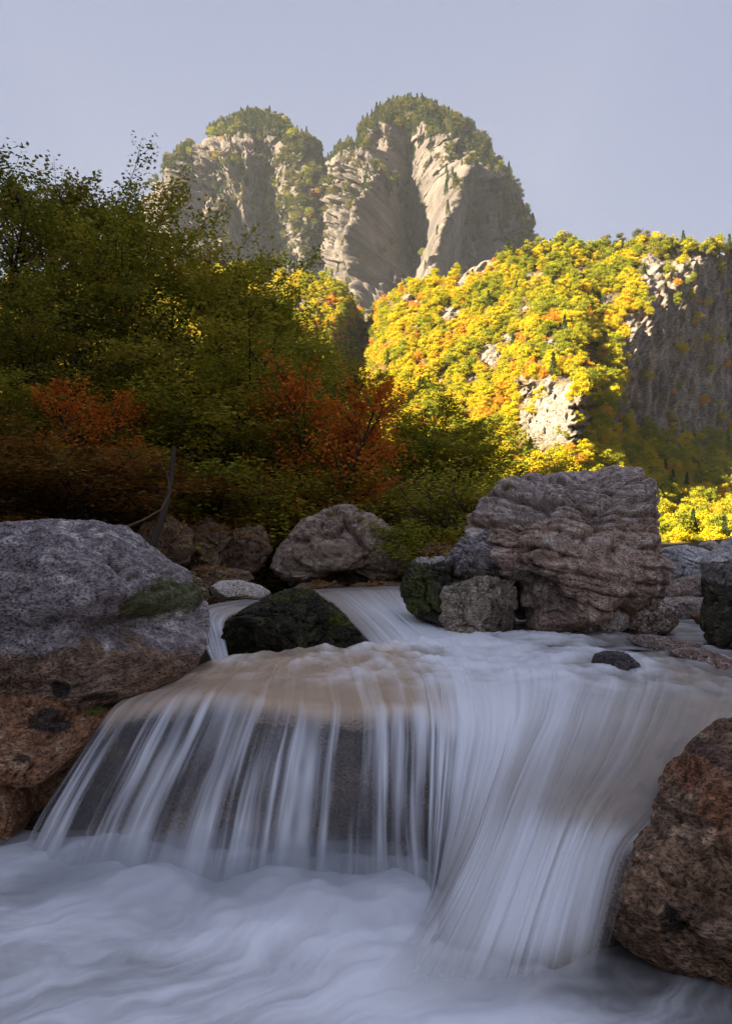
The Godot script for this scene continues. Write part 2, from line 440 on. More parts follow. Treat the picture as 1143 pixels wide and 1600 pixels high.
	rock("flat_ribbed_rock", "reddish wet slab at the foot of the dark edge boulder", [[1050, 1018], [1080, 1010], [1130, 1025], [1170, 1050], [1120, 1056], [1070, 1042]], 6.2, 0.25, {"n": 44, "c1": col(0.17, 0.11, 0.085), "c2": col(0.09, 0.06, 0.05), "mat": wet_m, "lean": 0.8})
	# right bank
	rock("edge_boulder", "tall dark lichened boulder cut by the right frame edge", [[1108, 905], [1114, 882], [1135, 874], [1180, 870], [1230, 880], [1250, 960], [1230, 1050], [1150, 1055], [1118, 1040], [1106, 990], [1104, 940]], 6.9, 0.4, {"n": 70, "box": 0.65, "lean": 0.2, "c1": col(0.05, 0.045, 0.03), "c2": col(0.028, 0.025, 0.018), "c3": col(0.16, 0.13, 0.1), "a1": 0.06, "a2": 0.08, "spots": [[1125, 890, 20, 20, col(0.22, 0.2, 0.19), 0.6], [1128, 1030, 14, 20, col(0.2, 0.11, 0.05), 0.7]]})
	rock("bluish_slab", "broad bluish white slab of rock on the right bank", [[1034, 880], [1040, 856], [1070, 852], [1100, 858], [1130, 868], [1150, 900], [1110, 922], [1036, 922]], 12.5, 0.8, {"n": 60, "box": 0.6, "lean": 0.5, "c1": col(0.42, 0.41, 0.42), "c2": col(0.33, 0.31, 0.31), "c3": col(0.5, 0.49, 0.5), "a1": 0.06, "a2": 0.08, "sa": 0.03, "st": 0.2})
	rock("grey_boulder", "pale grey rounded boulder behind the dark edge boulder", [[1100, 880], [1115, 862], [1150, 840], [1200, 835], [1240, 870], [1230, 930], [1120, 920]], 11.5, 0.7, {"n": 50, "c1": col(0.38, 0.36, 0.36), "c2": col(0.28, 0.26, 0.26), "c3": col(0.48, 0.46, 0.46)})
	rock("small_block", "small cream block catching light on top of the bluish slab", [[1094, 852], [1100, 846], [1116, 844], [1120, 858], [1102, 860]], 13.5, 0.2, {"n": 24, "box": 0.5, "c1": col(0.5, 0.42, 0.34), "c2": col(0.4, 0.33, 0.27)})
	rock("brown_slab", "rounded brown slab below the bluish white slab", [[1036, 922], [1050, 908], [1090, 898], [1130, 902], [1150, 925], [1120, 940], [1040, 940]], 10.8, 0.5, {"n": 44, "c1": col(0.24, 0.18, 0.15), "c2": col(0.15, 0.11, 0.09), "c3": col(0.32, 0.27, 0.25)})
	rock("wet_slab", "flat wet slab with water sliding over it on the right", [[1040, 945], [1060, 934], [1110, 934], [1130, 950], [1115, 968], [1050, 966]], 9.5, 0.4, {"n": 40, "c1": col(0.2, 0.16, 0.14), "c2": col(0.12, 0.1, 0.085), "mat": wet_m, "lean": 0.5})
	rock("little_stone", "little orange-brown stone in the shallows by the edge boulder", [[1080, 962], [1088, 954], [1102, 956], [1106, 968], [1090, 976]], 8.6, 0.1, {"n": 24, "c1": col(0.22, 0.13, 0.07), "c2": col(0.12, 0.08, 0.05)})
	# near boulder on the right
	rock("brown_boulder", "big pitted brown boulder in the bottom right corner", [[925, 1425], [944, 1365], [1000, 1300], [1062, 1240], [1125, 1182], [1190, 1142], [1260, 1120], [1340, 1130], [1400, 1250], [1390, 1450], [1280, 1560], [1143, 1510], [1040, 1482], [960, 1455]], 3.5, 0.5,
		{"n": 110, "cuts": 7, "cut": 0.97, "cracks": [[[[968, 1318], [1010, 1290], [1060, 1262], [1095, 1235], [1143, 1190]], 6.0, 0.014], [[[1000, 1400], [1040, 1350], [1100, 1330], [1143, 1290]], 6.0, 0.02], [[[1080, 1480], [1100, 1420], [1143, 1390]], 6.0, 0.025]], "box": 0.72, "lean": 0.3, "a1": 0.05, "a2": 0.035, "f2": 3.0, "a3": 0.008, "f3": 20.0, "c1": col(0.18, 0.115, 0.072), "c2": col(0.10, 0.062, 0.04), "c3": col(0.26, 0.18, 0.125), "spots": [[1110, 1230, 40, 60, col(0.17, 0.06, 0.025), 0.5], [1000, 1385, 12, 18, DARK, 0.8], [1060, 1262, 40, 7, DARK, 0.6], [1130, 1180, 30, 14, col(0.06, 0.04, 0.035), 0.7], [1080, 1330, 60, 40, col(0.09, 0.055, 0.03), 0.6]]})

# ---------------------------------------------------------------- water

# A sheet through streamlines, each a list of [px, py, d, foam]; strands of foam run along it.
func loft(lines: Array, wide: int, long: int, sink: float, layer: int) -> MB:
	var ns: int = lines.size()
	var nk: int = lines[0].size()
	var ctrl := []
	for l in lines:
		var row := []
		for p in l:
			var w := at(p[0], p[1], p[2])
			row.append(Quaternion(w.x, w.y, w.z, p[3]))
		ctrl.append(row)
	var m := MB.new()
	m.v.resize(wide * long)
	m.c.resize(wide * long)
	var cols := []
	for x in wide:  # the streamline at this place across, by a smooth curve through its neighbours
		var s := x / float(wide - 1) * (ns - 1)
		var j := mini(int(s), ns - 2)
		var t := s - j
		var line := []
		for k in nk:
			line.append(spline(ctrl[maxi(j - 1, 0)][k], ctrl[j][k], ctrl[j + 1][k], ctrl[mini(j + 2, ns - 1)][k], t))
		cols.append(line)
	for y in long:
		var s := y / float(long - 1) * (nk - 1)
		var j := mini(int(s), nk - 2)
		var t := s - j
		for x in wide:
			var l: Array = cols[x]
			var q := spline(l[maxi(j - 1, 0)], l[j], l[j + 1], l[mini(j + 2, nk - 1)], t)
			m.v[y * wide + x] = Vector3(q.x, q.y, q.z)
			m.c[y * wide + x] = Color(s, x / float(wide - 1) * (ns - 1), clampf(q.w, 0, 1))
	return m

func spline(a: Quaternion, b: Quaternion, c: Quaternion, d: Quaternion, t: float) -> Quaternion:
	var t2 := t * t
	var t3 := t2 * t
	return (b * 2.0 + (c - a) * t + (a * 2.0 - b * 5.0 + c * 4.0 - d) * t2 + (b * 3.0 - a - c * 3.0 + d) * t3) * 0.5

const STREAM := [
	[[290, 1045, 6.0, .1], [215, 1080, 5.5, .2], [175, 1102, 5.1, .25], [150, 1135, 4.95, .4], [110, 1195, 4.85, .45], [65, 1265, 4.75, .5], [15, 1352, 4.55, .7], [-60, 1400, 4.2, .9]],
	[[335, 1030, 6.1, .05], [285, 1062, 5.5, .22], [245, 1088, 5.0, .22], [218, 1115, 4.75, .3], [178, 1185, 4.6, .45], [135, 1265, 4.5, .5], [90, 1362, 4.3, .8], [40, 1425, 3.95, 1]],
	[[395, 1018, 6.2, .1], [368, 1050, 5.5, .2], [345, 1072, 4.9, .15], [328, 1096, 4.6, .4], [290, 1180, 4.42, .5], [248, 1275, 4.3, .5], [210, 1385, 4.1, .85], [180, 1455, 3.7, 1]],
	[[450, 1012, 6.2, .15], [440, 1050, 5.4, .25], [432, 1082, 4.75, .15], [426, 1110, 4.5, .38], [405, 1190, 4.3, .48], [385, 1280, 4.2, .5], [365, 1395, 4.05, .85], [340, 1475, 3.6, 1]],
	[[510, 1010, 6.3, .25], [522, 1050, 5.4, .35], [530, 1088, 4.75, .2], [535, 1120, 4.45, .4], [527, 1200, 4.25, .48], [520, 1290, 4.15, .5], [510, 1400, 4.02, .85], [480, 1490, 3.5, 1]],
	[[580, 1006, 6.4, .3], [620, 1050, 5.4, .55], [635, 1090, 4.7, .35], [640, 1116, 4.45, .55], [640, 1200, 4.22, .55], [640, 1290, 4.1, .55], [640, 1402, 4.0, .85], [590, 1490, 3.5, .8]],
	[[640, 1000, 6.8, .7], [690, 1050, 5.5, .75], [702, 1095, 4.7, .8], [706, 1140, 4.4, .8], [700, 1215, 4.15, .75], [690, 1305, 3.95, .65], [668, 1415, 3.72, .6], [590, 1520, 3.25, .45]],
	[[720, 990, 7.4, .9], [760, 1045, 5.7, .95], [775, 1095, 4.8, .95], [775, 1150, 4.3, .85], [755, 1230, 3.95, .7], [725, 1320, 3.65, .6], [670, 1430, 3.35, .5], [560, 1570, 2.92, .4]],
	[[800, 985, 7.7, .9], [850, 1040, 5.8, .9], [850, 1100, 4.7, .8], [825, 1165, 4.2, .65], [795, 1240, 3.85, .55], [765, 1320, 3.55, .75], [715, 1430, 3.25, .75], [630, 1590, 2.86, .45]],
	[[880, 985, 7.7, .5], [930, 1040, 5.8, .7], [915, 1110, 4.6, .6], [890, 1180, 4.1, .45], [860, 1250, 3.75, .4], [838, 1312, 3.5, .75], [795, 1430, 3.2, .85], [740, 1580, 2.86, .5]],
	[[960, 990, 7.5, .2], [1010, 1045, 5.8, .5], [1000, 1110, 4.6, .4], [965, 1190, 4.0, .3], [920, 1260, 3.7, .25], [892, 1318, 3.45, .7], [855, 1430, 3.18, .8], [820, 1570, 2.88, .4]],
	[[1040, 1000, 7.0, .1], [1090, 1052, 5.6, .35], [1070, 1120, 4.5, .15], [1030, 1200, 3.95, .1], [975, 1270, 3.65, .1], [945, 1322, 3.42, .6], [915, 1430, 3.17, .6], [890, 1560, 2.88, .2]],
	[[1200, 1020, 6.5, .1], [1210, 1075, 5.5, .2], [1170, 1150, 4.4, .1], [1120, 1240, 3.9, .1], [1060, 1300, 3.6, .1], [1000, 1345, 3.4, .2], [970, 1440, 3.17, .1], [940, 1560, 2.88, .05]],
]
const CHUTE := [
	[[440, 926, 11.5, .1], [490, 927, 9.8, .15], [520, 942, 8.8, .25], [555, 978, 7.8, .3], [590, 1018, 6.6, .6]],
	[[500, 920, 12.0, .1], [545, 923, 10.0, .3], [575, 942, 9.0, .6], [615, 976, 8.0, .75], [652, 1014, 6.8, .9]],
	[[560, 917, 12.5, .1], [590, 919, 10.5, .3], [612, 937, 9.4, .6], [650, 972, 8.3, .9], [708, 1008, 7.0, .95]],
	[[640, 914, 12.5, .1], [640, 917, 10.8, .2], [645, 937, 9.6, .4], [690, 972, 8.5, .9], [778, 1002, 7.2, .95]],
]
const SIDE_FALL := [
	[[500, 922, 11.0, .05], [400, 934, 9.2, .15], [328, 946, 8.2, .3], [304, 962, 7.4, .6], [316, 1000, 6.8, .75], [334, 1040, 6.2, .75]],
	[[500, 930, 10.2, .05], [415, 940, 8.9, .15], [350, 951, 8.0, .3], [328, 966, 7.35, .6], [335, 1000, 6.8, .8], [346, 1040, 6.2, .8]],
	[[500, 938, 9.5, .05], [430, 946, 8.6, .15], [372, 956, 7.9, .3], [350, 972, 7.3, .55], [352, 1000, 6.8, .7], [360, 1040, 6.2, .7]],
]

func water_sheet(called: String, lines: Array, wide: int, long: int, layer: int) -> MeshInstance3D:
	var m := loft(lines, wide, long, 0, layer)
	m.n.resize(m.v.size())
	var strand := noise(FastNoiseLite.TYPE_SIMPLEX_SMOOTH, 1.0, 3, 40 + layer)
	var curl := noise(FastNoiseLite.TYPE_SIMPLEX_SMOOTH, 1.0, 2, 60 + layer)
	var thin := Color(0.62, 0.46, 0.30)
	var foam := Color(0.92, 0.93, 0.95)
	for k in m.v.size():
		var c := m.c[k]
		var along := c.r
		var f := c.b
		var across := c.g + 0.25 * curl.get_noise_1d(c.g * 1.3) + 0.02 * curl.get_noise_2d(c.g * 2.0, along * 0.6)
		var s0 := strand.get_noise_2d(across * 1.3 + 31.0, along * 0.22)
		var s1 := strand.get_noise_2d(across * 3.8, along * 0.14)
		var s2 := strand.get_noise_2d(across * 11.0 + 50.0, along * 0.20)
		var s3 := strand.get_noise_2d(across * 26.0 + 90.0, along * 0.45)
		var fall := smoothstep(2.8, 3.4, along) * (1.0 - smoothstep(6.0, 6.6, c.g)) if lines.size() > 6 else 0.15
		var rough := 1.0 - smoothstep(0.6, 2.0, along) if lines.size() > 6 else 0.0
		var slab := (1.0 - smoothstep(5.5, 6.6, c.g)) if lines.size() > 6 else 0.0
		var s := s0 * 0.42 + s1 * 0.55 + (s2 * 0.20 + s3 * 0.07) * lerpf(0.5, 1.0, fall)
		var chop := curl.get_noise_2d(m.v[k].x * 2.2, m.v[k].z * 1.6) * 0.6 + strand.get_noise_2d(m.v[k].x * 5.0, m.v[k].z * 4.0) * 0.4
		var a := clampf(f * lerpf(1.0, 0.85, fall) + s * lerpf(0.26 + 0.3 * slab, 1.0, fall) * (1.0 - 0.6 * rough) + chop * rough * 0.7, 0.0, 1.0)
		a = smoothstep(0.05, 1.0, a)
		var film := Color(0.52, 0.47, 0.41, 0.42).lerp(Color(0.84, 0.62, 0.42, 0.45), slab).lerp(Color(0.62, 0.62, 0.66, 0.12), fall)
		film = film.lerp(Color(foam.r, foam.g, foam.b, 0.97), a)
		if lines.size() > 6:
			film.a *= 1.0 - lerpf(smoothstep(5.45, 6.35, along), smoothstep(6.2, 6.95, along), smoothstep(5.6, 9.0, c.g))
			film.a *= smoothstep(-0.05, 0.35, c.g + 0.2 * s1) * (1.0 - smoothstep(11.0, 12.0, c.g + 0.3 * s1) * smoothstep(4.4, 5.2, along))
		m.c[k] = film
		m.v[k] += Vector3(0, 0.55, 0.8) * (s1 * 0.016 + s2 * 0.005) * clampf(f * 1.6, 0.25, 1.0) + Vector3(0, chop * rough * 0.05, 0)
	m.grid(wide, long, false)
	var o := put(called, m.mesh(water_m))
	tag(o, "", "", "", "structure")
	return o

# The rock that the water slides over: the same shape, a hand's breadth lower and set back under the lip.
func bed_sheet(called: String, lines: Array, wide: int, long: int, falls: Array) -> void:
	var m := loft(lines, wide, long, 0, 0)
	for k in m.v.size():
		var c := m.c[k]
		var w := m.v[k]
		var along := c.r
		var across := c.g
		var under: float = lin(falls, along)
		var lump := n_a.get_noise_3dv(w * 1.8) * 0.07 + n_b.get_noise_3dv(w * 7.0) * 0.02 - 0.06 * maxf(0, n_ridge.get_noise_3dv(w * 2.0))
		var side := 1.0 - smoothstep(5.3, 6.3, across) * 0.6 if lines.size() > 6 else 1.0
		m.v[k] = w + Vector3(0, -0.05 - under * 0.10 - 0.3 * smoothstep(5.9, 7.0, along) - 0.5 * smoothstep(10.6, 12.0, across) * smoothstep(5.0, 6.0, along), -under * 0.26 * side) + Vector3(0, 0.6, 0.8) * minf(lump, 0.03)
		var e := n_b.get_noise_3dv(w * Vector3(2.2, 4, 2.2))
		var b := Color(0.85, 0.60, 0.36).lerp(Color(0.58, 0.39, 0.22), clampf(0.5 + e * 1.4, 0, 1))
		m.c[k] = b.lerp(Color(0.04, 0.034, 0.03), clampf(n_c.get_noise_3dv(w * 1.6) * 2.5 - 0.7, 0, 0.9) if along < 2.9 + 0.5 * n_b.get_noise_3dv(w * 3.0) + (2.0 if across > 6.5 else 0.0) else 0.75 + 0.2 * e)  # dark wet rock under the lip, and painted shade at the lower right
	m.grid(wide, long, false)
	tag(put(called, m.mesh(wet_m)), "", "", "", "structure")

func mist(px: float, py: float, d: float, size: Vector3, thick: float) -> void:
	var f := FogVolume.new()
	f.name = numbered("spray_mist")
	f.shape = RenderingServer.FOG_VOLUME_SHAPE_ELLIPSOID
	f.size = size
	var m := FogMaterial.new()
	m.albedo = Color(0.97, 0.98, 1.0)
	m.density = thick
	f.material = m
	add_child(f)
	f.position = at(px, py, d)
	tag(f, "", "", "", "stuff")

func build_water() -> void:
	mist(120, 1370, 4.25, Vector3(1.6, 0.42, 0.9), 0.9)
	mist(330, 1385, 4.0, Vector3(2.0, 0.5, 1.0), 1.0)
	mist(540, 1392, 3.95, Vector3(1.5, 0.42, 0.9), 1.0)
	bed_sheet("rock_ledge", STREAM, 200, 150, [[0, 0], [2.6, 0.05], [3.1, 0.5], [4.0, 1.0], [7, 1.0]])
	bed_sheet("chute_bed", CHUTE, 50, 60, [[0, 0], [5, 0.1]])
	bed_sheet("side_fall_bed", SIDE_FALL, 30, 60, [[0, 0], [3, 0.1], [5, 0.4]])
	water_sheet("stream_water", STREAM, 720, 240, 0)
	water_sheet("chute_water", CHUTE, 160, 140, 1)
	water_sheet("side_fall_water", SIDE_FALL, 70, 140, 2)
	# the lower pool
	var w := 420
	var h := 260
	var m := MB.new()
	var st := noise(FastNoiseLite.TYPE_SIMPLEX_SMOOTH, 1.0, 4, 77)
	for y in h:
		var z := lerpf(-5.6, -1.0, pow(y / float(h - 1), 0.85))
		for x in w:
			var wx := lerpf(-3.4, 3.0, x / float(w - 1))
			# streaks run from the fall towards the lower left
			var u := wx * 0.62 + z * 0.78
			var v := wx * 0.78 - z * 0.62
			var warp := st.get_noise_2d(wx * 0.6, z * 0.6) * 0.5
			var s := st.get_noise_2d((u + warp) * 3.2, v * 0.7 + 20.0)
			var s2 := st.get_noise_2d(wx * 1.1 + 9.0, z * 1.3)
			var s3 := st.get_noise_2d((u + warp) * 11.0, v * 1.6)
			var churn := exp(-pow((z - lerpf(-4.45, -3.95, smoothstep(-1.9, 0.2, wx))) / 0.55, 2.0)) * (1.0 - smoothstep(-0.1, 0.9, wx))
			var s4 := st.get_noise_2d((u + warp * 1.6) * 26.0, v * 3.0 + 5.0)
			var f := 0.66 + 0.40 * churn + s * 0.24 + s2 * 0.20 + s3 * 0.15 + s4 * 0.08
			f -= 0.5 * smoothstep(0.2, 1.2, wx - (z + 3.2) * 0.25)
			f += 0.45 * exp(-pow((wx - 0.25) / 0.55, 2.0) - pow((z + 2.95) / 0.35, 2.0))
			f -= 0.18 * smoothstep(-1.2, -2.4, wx + 0.3 * z + 0.9)
			f = clampf(f, 0.0, 1.0)
			m.v.append(Vector3(wx, 0.012 + churn * 0.09 * (1.0 + s2) * smoothstep(-2.4, -1.1, wx) + s * 0.014 + s2 * 0.02, z))
			m.c.append(Color(0.16, 0.15, 0.14).lerp(Color(0.92, 0.93, 0.95), smoothstep(0.0, 1.0, f)))
	m.grid(w, h, false)
	tag(put("lower_pool", m.mesh(pool_m)), "", "", "", "structure")
	# flat water of the upper stream
	var m2 := MB.new()
	w = 160
	h = 120
	for y in h:
		var t := y / float(h - 1)
		var z := lerpf(-15.0, -6.6, t)
		for x in w:
			var wx := lerpf(1.5, 7.0, x / float(w - 1))
			var lev := lin([[6.6, 0.99], [8.2, 1.07], [9.4, 1.12], [9.9, 1.30], [12.0, 1.36], [15.0, 1.42]], -z)
			var s := st.get_noise_2d(wx * 1.2, z * 3.0)
			var s3 := st.get_noise_2d(wx * 3.0 + 4.0, z * 9.0)
			m2.v.append(Vector3(wx, lev + s * 0.02 + s3 * 0.008, z))
			m2.c.append(Color(0.13, 0.115, 0.095).lerp(Color(0.6, 0.62, 0.66), clampf(s * 0.7 + s3 * 0.5 + 0.15, 0, 1)))
	m2.grid(w, h, false)
	tag(put("upper_stream", m2.mesh(pool_m)), "", "", "", "structure")

# ---------------------------------------------------------------- terrain

func ground_y(x: float, z: float) -> float:
	var d := -z
	var y := lin([[-30, 0.0], [3.6, -0.4], [4.6, -0.3], [5.6, 0.45], [7, 0.75], [9, 0.95], [12, 1.2], [16, 1.45], [30, 1.9], [60, 3.6], [130, 7.0], [200, 9.0]], d)
	var edge := -0.13 * d - 0.6
	y += maxf(0, edge - x) * 0.20 * smoothstep(6, 14, d) + 0.10 * maxf(0, -2.2 - x) * smoothstep(1, 5, d)
	y += maxf(0, x - 4.5) * 0.12 * smoothstep(6, 11, d) * (1.0 - smoothstep(20, 60, d)) + maxf(0, x - 2.0) * 0.2 * (1.0 - smoothstep(4, 7, d))
	y += smoothstep(-28, -115, x) * 76.0 * smoothstep(30, 0, d) * smoothstep(-125, -95, d)
	return y + n_a.get_noise_2d(x * 0.35, z * 0.35) * 0.25 * smoothstep(8, 14, d)

func build_ground() -> void:
	var xs := []
	for k in 141:
		var t := (k - 70) / 70.0
		xs.append(signf(t) * (absf(t) * 14.0 + pow(absf(t), 4.0) * 190.0))
	var zs := []
	for k in 150:
		var t := k / 149.0
		zs.append(lerpf(0, 60, t) + pow(t, 4.0) * 130.0)
	zs.reverse()
	var m := MB.new()
	for d in zs:
		for x in xs:
			m.v.append(Vector3(x, ground_y(x, -d), -d))
			var e := n_b.get_noise_2d(x * 0.8, d * 0.8)
			m.c.append(Color(0.075, 0.05, 0.025).lerp(Color(0.14, 0.10, 0.05), clampf(0.5 + e, 0, 1)))
	var rows: int = zs.size()
	for k in 26:  # behind the camera, with the valley's side that keeps the sun off the stream
		var z := 1.0 + k * 5.0
		for x in xs:
			m.v.append(Vector3(x, ground_y(x, z), z))
			m.c.append(Color(0.08, 0.06, 0.03))
	m.grid(xs.size(), rows + 26, false)
	tag(put("ground", m.mesh(soil_m)), "", "", "", "structure")

const SKYLINE := [[-300, 470], [0, 440], [150, 420], [400, 424], [500, 434], [545, 456], [572, 505], [592, 474], [640, 444], [720, 426], [770, 402], [830, 388], [880, 380], [930, 388], [1010, 376], [1060, 382], [1143, 388], [1400, 380]]
const CLIFF_EDGE := [[360, 1075], [385, 1048], [470, 1002], [520, 964], [700, 955], [780, 965], [900, 1000]]

func cliff_w(px: float, py: float) -> float:
	var e := lin(CLIFF_EDGE, py) + 10.0 * n_a.get_noise_2d(py * 0.25, 3.0)
	return smoothstep(e - 4, e + 22, px) * smoothstep(372, 392, py)

func lit_cliff_w(px: float, py: float) -> float:
	var j := 22.0 * n_a.get_noise_2d(px * 0.045, py * 0.045) + 14.0 * n_a.get_noise_2d(px * 0.2, py * 0.2)
	return smoothstep(798, 822, px + j) * (1.0 - smoothstep(898, 912, px - j)) * smoothstep(582, 604, py + j) * (1.0 - smoothstep(668, 700, py + j * 1.3 - (px - 810) * 0.15))

const CRAGS := [[655, 520, 12, 9], [738, 590, 14, 8], [690, 600, 10, 7], [860, 540, 16, 9], [925, 575, 14, 10], [640, 470, 12, 8], [790, 530, 14, 8], [950, 470, 16, 10], [742, 412, 26, 14], [722, 440, 14, 16], [700, 490, 18, 12], [765, 552, 16, 18], [835, 430, 22, 8], [905, 425, 12, 8], [1018, 428, 26, 40], [985, 500, 16, 10], [810, 480, 14, 8], [470, 478, 16, 8], [1100, 640, 50, 40], [880, 655, 50, 40]]

func crag_w(px: float, py: float) -> float:
	var best := 0.0
	for c in CRAGS:
		var g := Vector2((px - c[0]) / c[2], (py - c[1]) / c[3]).length() + 0.5 * n_a.get_noise_2d(px * 0.3, py * 0.3)
		best = maxf(best, 1.0 - smoothstep(0.7, 1.05, g))
	return best

func hill_d(px: float, py: float) -> float:
	var top: float = lin(SKYLINE, px)
	var y := py
	# the sunlit cliff stands nearly upright
	var wob := 26.0 * n_a.get_noise_2d(py * 0.035, 5.0) + 12.0 * n_a.get_noise_2d(py * 0.12, 8.0)
	var w := smoothstep(790, 835, px + wob) * (1.0 - smoothstep(895, 935, px + wob))
	var y2 := py
	if py < 690 and py > 590:
		y2 = 690 - (690 - py) * 0.12
	elif py <= 590:
		y2 = lerpf(678, top, (590 - py) / maxf(590 - top, 1.0))
	y = lerpf(y, y2, w)
	var t := clampf((880 - y) / (880 - top), -0.2, 1.2)
	var left := 1.0 - smoothstep(550, 605, px)
	var d := lerpf(lerpf(125, 265, t), lerpf(150, 330, t), left)
	d += 70.0 * exp(-pow((px - 577 + (py - 490) * 0.35) / 24.0, 2.0)) * smoothstep(0.3, 0.9, t)
	var c := lerpf(215.0 + (px - 960) * 0.32, 120.0, smoothstep(685, 880, py))
	d = lerpf(d, maxf(c, d), cliff_w(px, py)) - w * (px - 815) * 0.22 * smoothstep(560, 620, py) * (1.0 - smoothstep(690, 760, py))
	return d

func build_hill() -> void:
	var w := 520
	var h := 230
	var m := MB.new()
	for y in h:
		var t := y / float(h - 1)
		for x in w:
			var px := lerpf(-300, 1400, x / float(w - 1))
			var top: float = lin(SKYLINE, px)
			if t < 0.06:  # over the crest and down behind
				var b := (0.06 - t) / 0.06
				var e := at(px, top, hill_d(px, top))
				m.v.append(e + Vector3(0, -60.0 * b * b - 2.0 * b, -90.0 * b))
				m.c.append(Color(0.1, 0.09, 0.03))
				continue
			var py := lerpf(top, 900, (t - 0.06) / 0.94)
			var p := at(px, py, hill_d(px, py))
			var wc := cliff_w(px, py) * (1.0 - smoothstep(660, 730, py + 30.0 * n_a.get_noise_2d(px * 0.15, 7)))
			var wl := lit_cliff_w(px, py)
			var bare := maxf(maxf(wc, wl), crag_w(px, py))
			var up := n_ridge.get_noise_3dv(p * Vector3(0.16, 0.03, 0.16))
			var lump := n_a.get_noise_3dv(p * 0.10) * 2.5
			var crack := n_b.get_noise_3dv(p * 0.55) * 0.9 + n_cell.get_noise_3dv(p * Vector3(0.22, 0.14, 0.22) + Vector3.ONE * n_a.get_noise_3dv(p * 0.2) * 0.5) * 1.3 + n_cell.get_noise_3dv(p * Vector3(0.5, 0.9, 0.5) + Vector3.ONE * n_a.get_noise_3dv(p * 0.4)) * 0.3 + n_b.get_noise_3dv(p * 0.25) * 1.2
			m.v.append(p + Vector3(0, 0.25, 0.95) * (lump + bare * (crack - wc * up * 4.0)))
			var e1 := n_b.get_noise_3dv(p * 0.25)
			var soil := Color(0.15, 0.11, 0.03).lerp(Color(0.20, 0.12, 0.03), clampf(0.5 + e1, 0, 1))
			var st := Color(0.40, 0.35, 0.30).lerp(Color(0.27, 0.23, 0.20), clampf(0.5 + e1 * 1.4, 0, 1))
			var run := n_c.get_noise_3dv(p * Vector3(0.7, 0.05, 0.7))
			st = st.lerp(Color(0.30, 0.19, 0.09), clampf(run * 2.4 - 0.3, 0, 0.7) * wc).lerp(Color(0.10, 0.09, 0.085), clampf(-run * 2.4 - 0.3, 0, 0.7) * wc)
			m.c.append(soil.lerp(st, bare))
	m.grid(w, h, false)
	tag(put("hillside", m.mesh(far_rock_m)), "", "", "", "structure")

# the point of a rock's surface that shows nearest to a pixel
func on_rock(o: MeshInstance3D, px: float, py: float) -> Vector3:
	var a := o.mesh.surface_get_arrays(0)
	var best := Vector3.ZERO
	var least := 1e9
	for k in a[Mesh.ARRAY_VERTEX].size():
		var p: Vector3 = a[Mesh.ARRAY_VERTEX][k]
		var n: Vector3 = a[Mesh.ARRAY_NORMAL][k]
		if n.y < 0.15 or n.z < -0.2:
			continue
		var e := px_of(p).distance_squared_to(Vector2(px, py))
		if e < least:
			least = e
			best = p
	return best

func tuft(label: String, o: MeshInstance3D, px: float, py: float, tall: float, sd: int) -> void:
	rng.seed = sd
	var m := MB.new()
	for k in 90:
		var out := Vector3(rng.randf_range(-1, 1), rng.randf_range(0.5, 1.6), rng.randf_range(-1, 1)).normalized()
		var root := Vector3(rng.randf_range(-1, 1), 0, rng.randf_range(-1, 1)) * tall * 0.35
		var c := Color(0.20, 0.16, 0.05).lerp(Color(0.34, 0.25, 0.11), rng.randf())
		leaf(m, root + Vector3(0, -0.02, 0), out, r3().normalized(), tall * rng.randf_range(0.5, 1.1), 0.008, c)
	var t := put("grass_tuft", m.mesh(leaf_m))
	t.position = on_rock(o, px, py)
	tag(t, label, "grass", "dry tufts growing on boulders")

func fallen(o: MeshInstance3D, count: int, steep: float, where: Array) -> void:
	var a := o.mesh.surface_get_arrays(0)
	var v: PackedVector3Array = a[Mesh.ARRAY_VERTEX]
	var nn: PackedVector3Array = a[Mesh.ARRAY_NORMAL]
	var done := 0
	for tries in count * 12:
		var k := rng.randi() % v.size()
		if nn[k].y < steep:
			continue
		var y := nn[k]
		var x := y.cross(r3()).normalized()
		where.append(Transform3D(Basis(x, y, x.cross(y)) * Basis.from_euler(Vector3(rng.randf_range(-0.4, 0.4), 0, rng.randf_range(-0.4, 0.4))), v[k] + y * 0.012))
		done += 1
		if done >= count:
			break

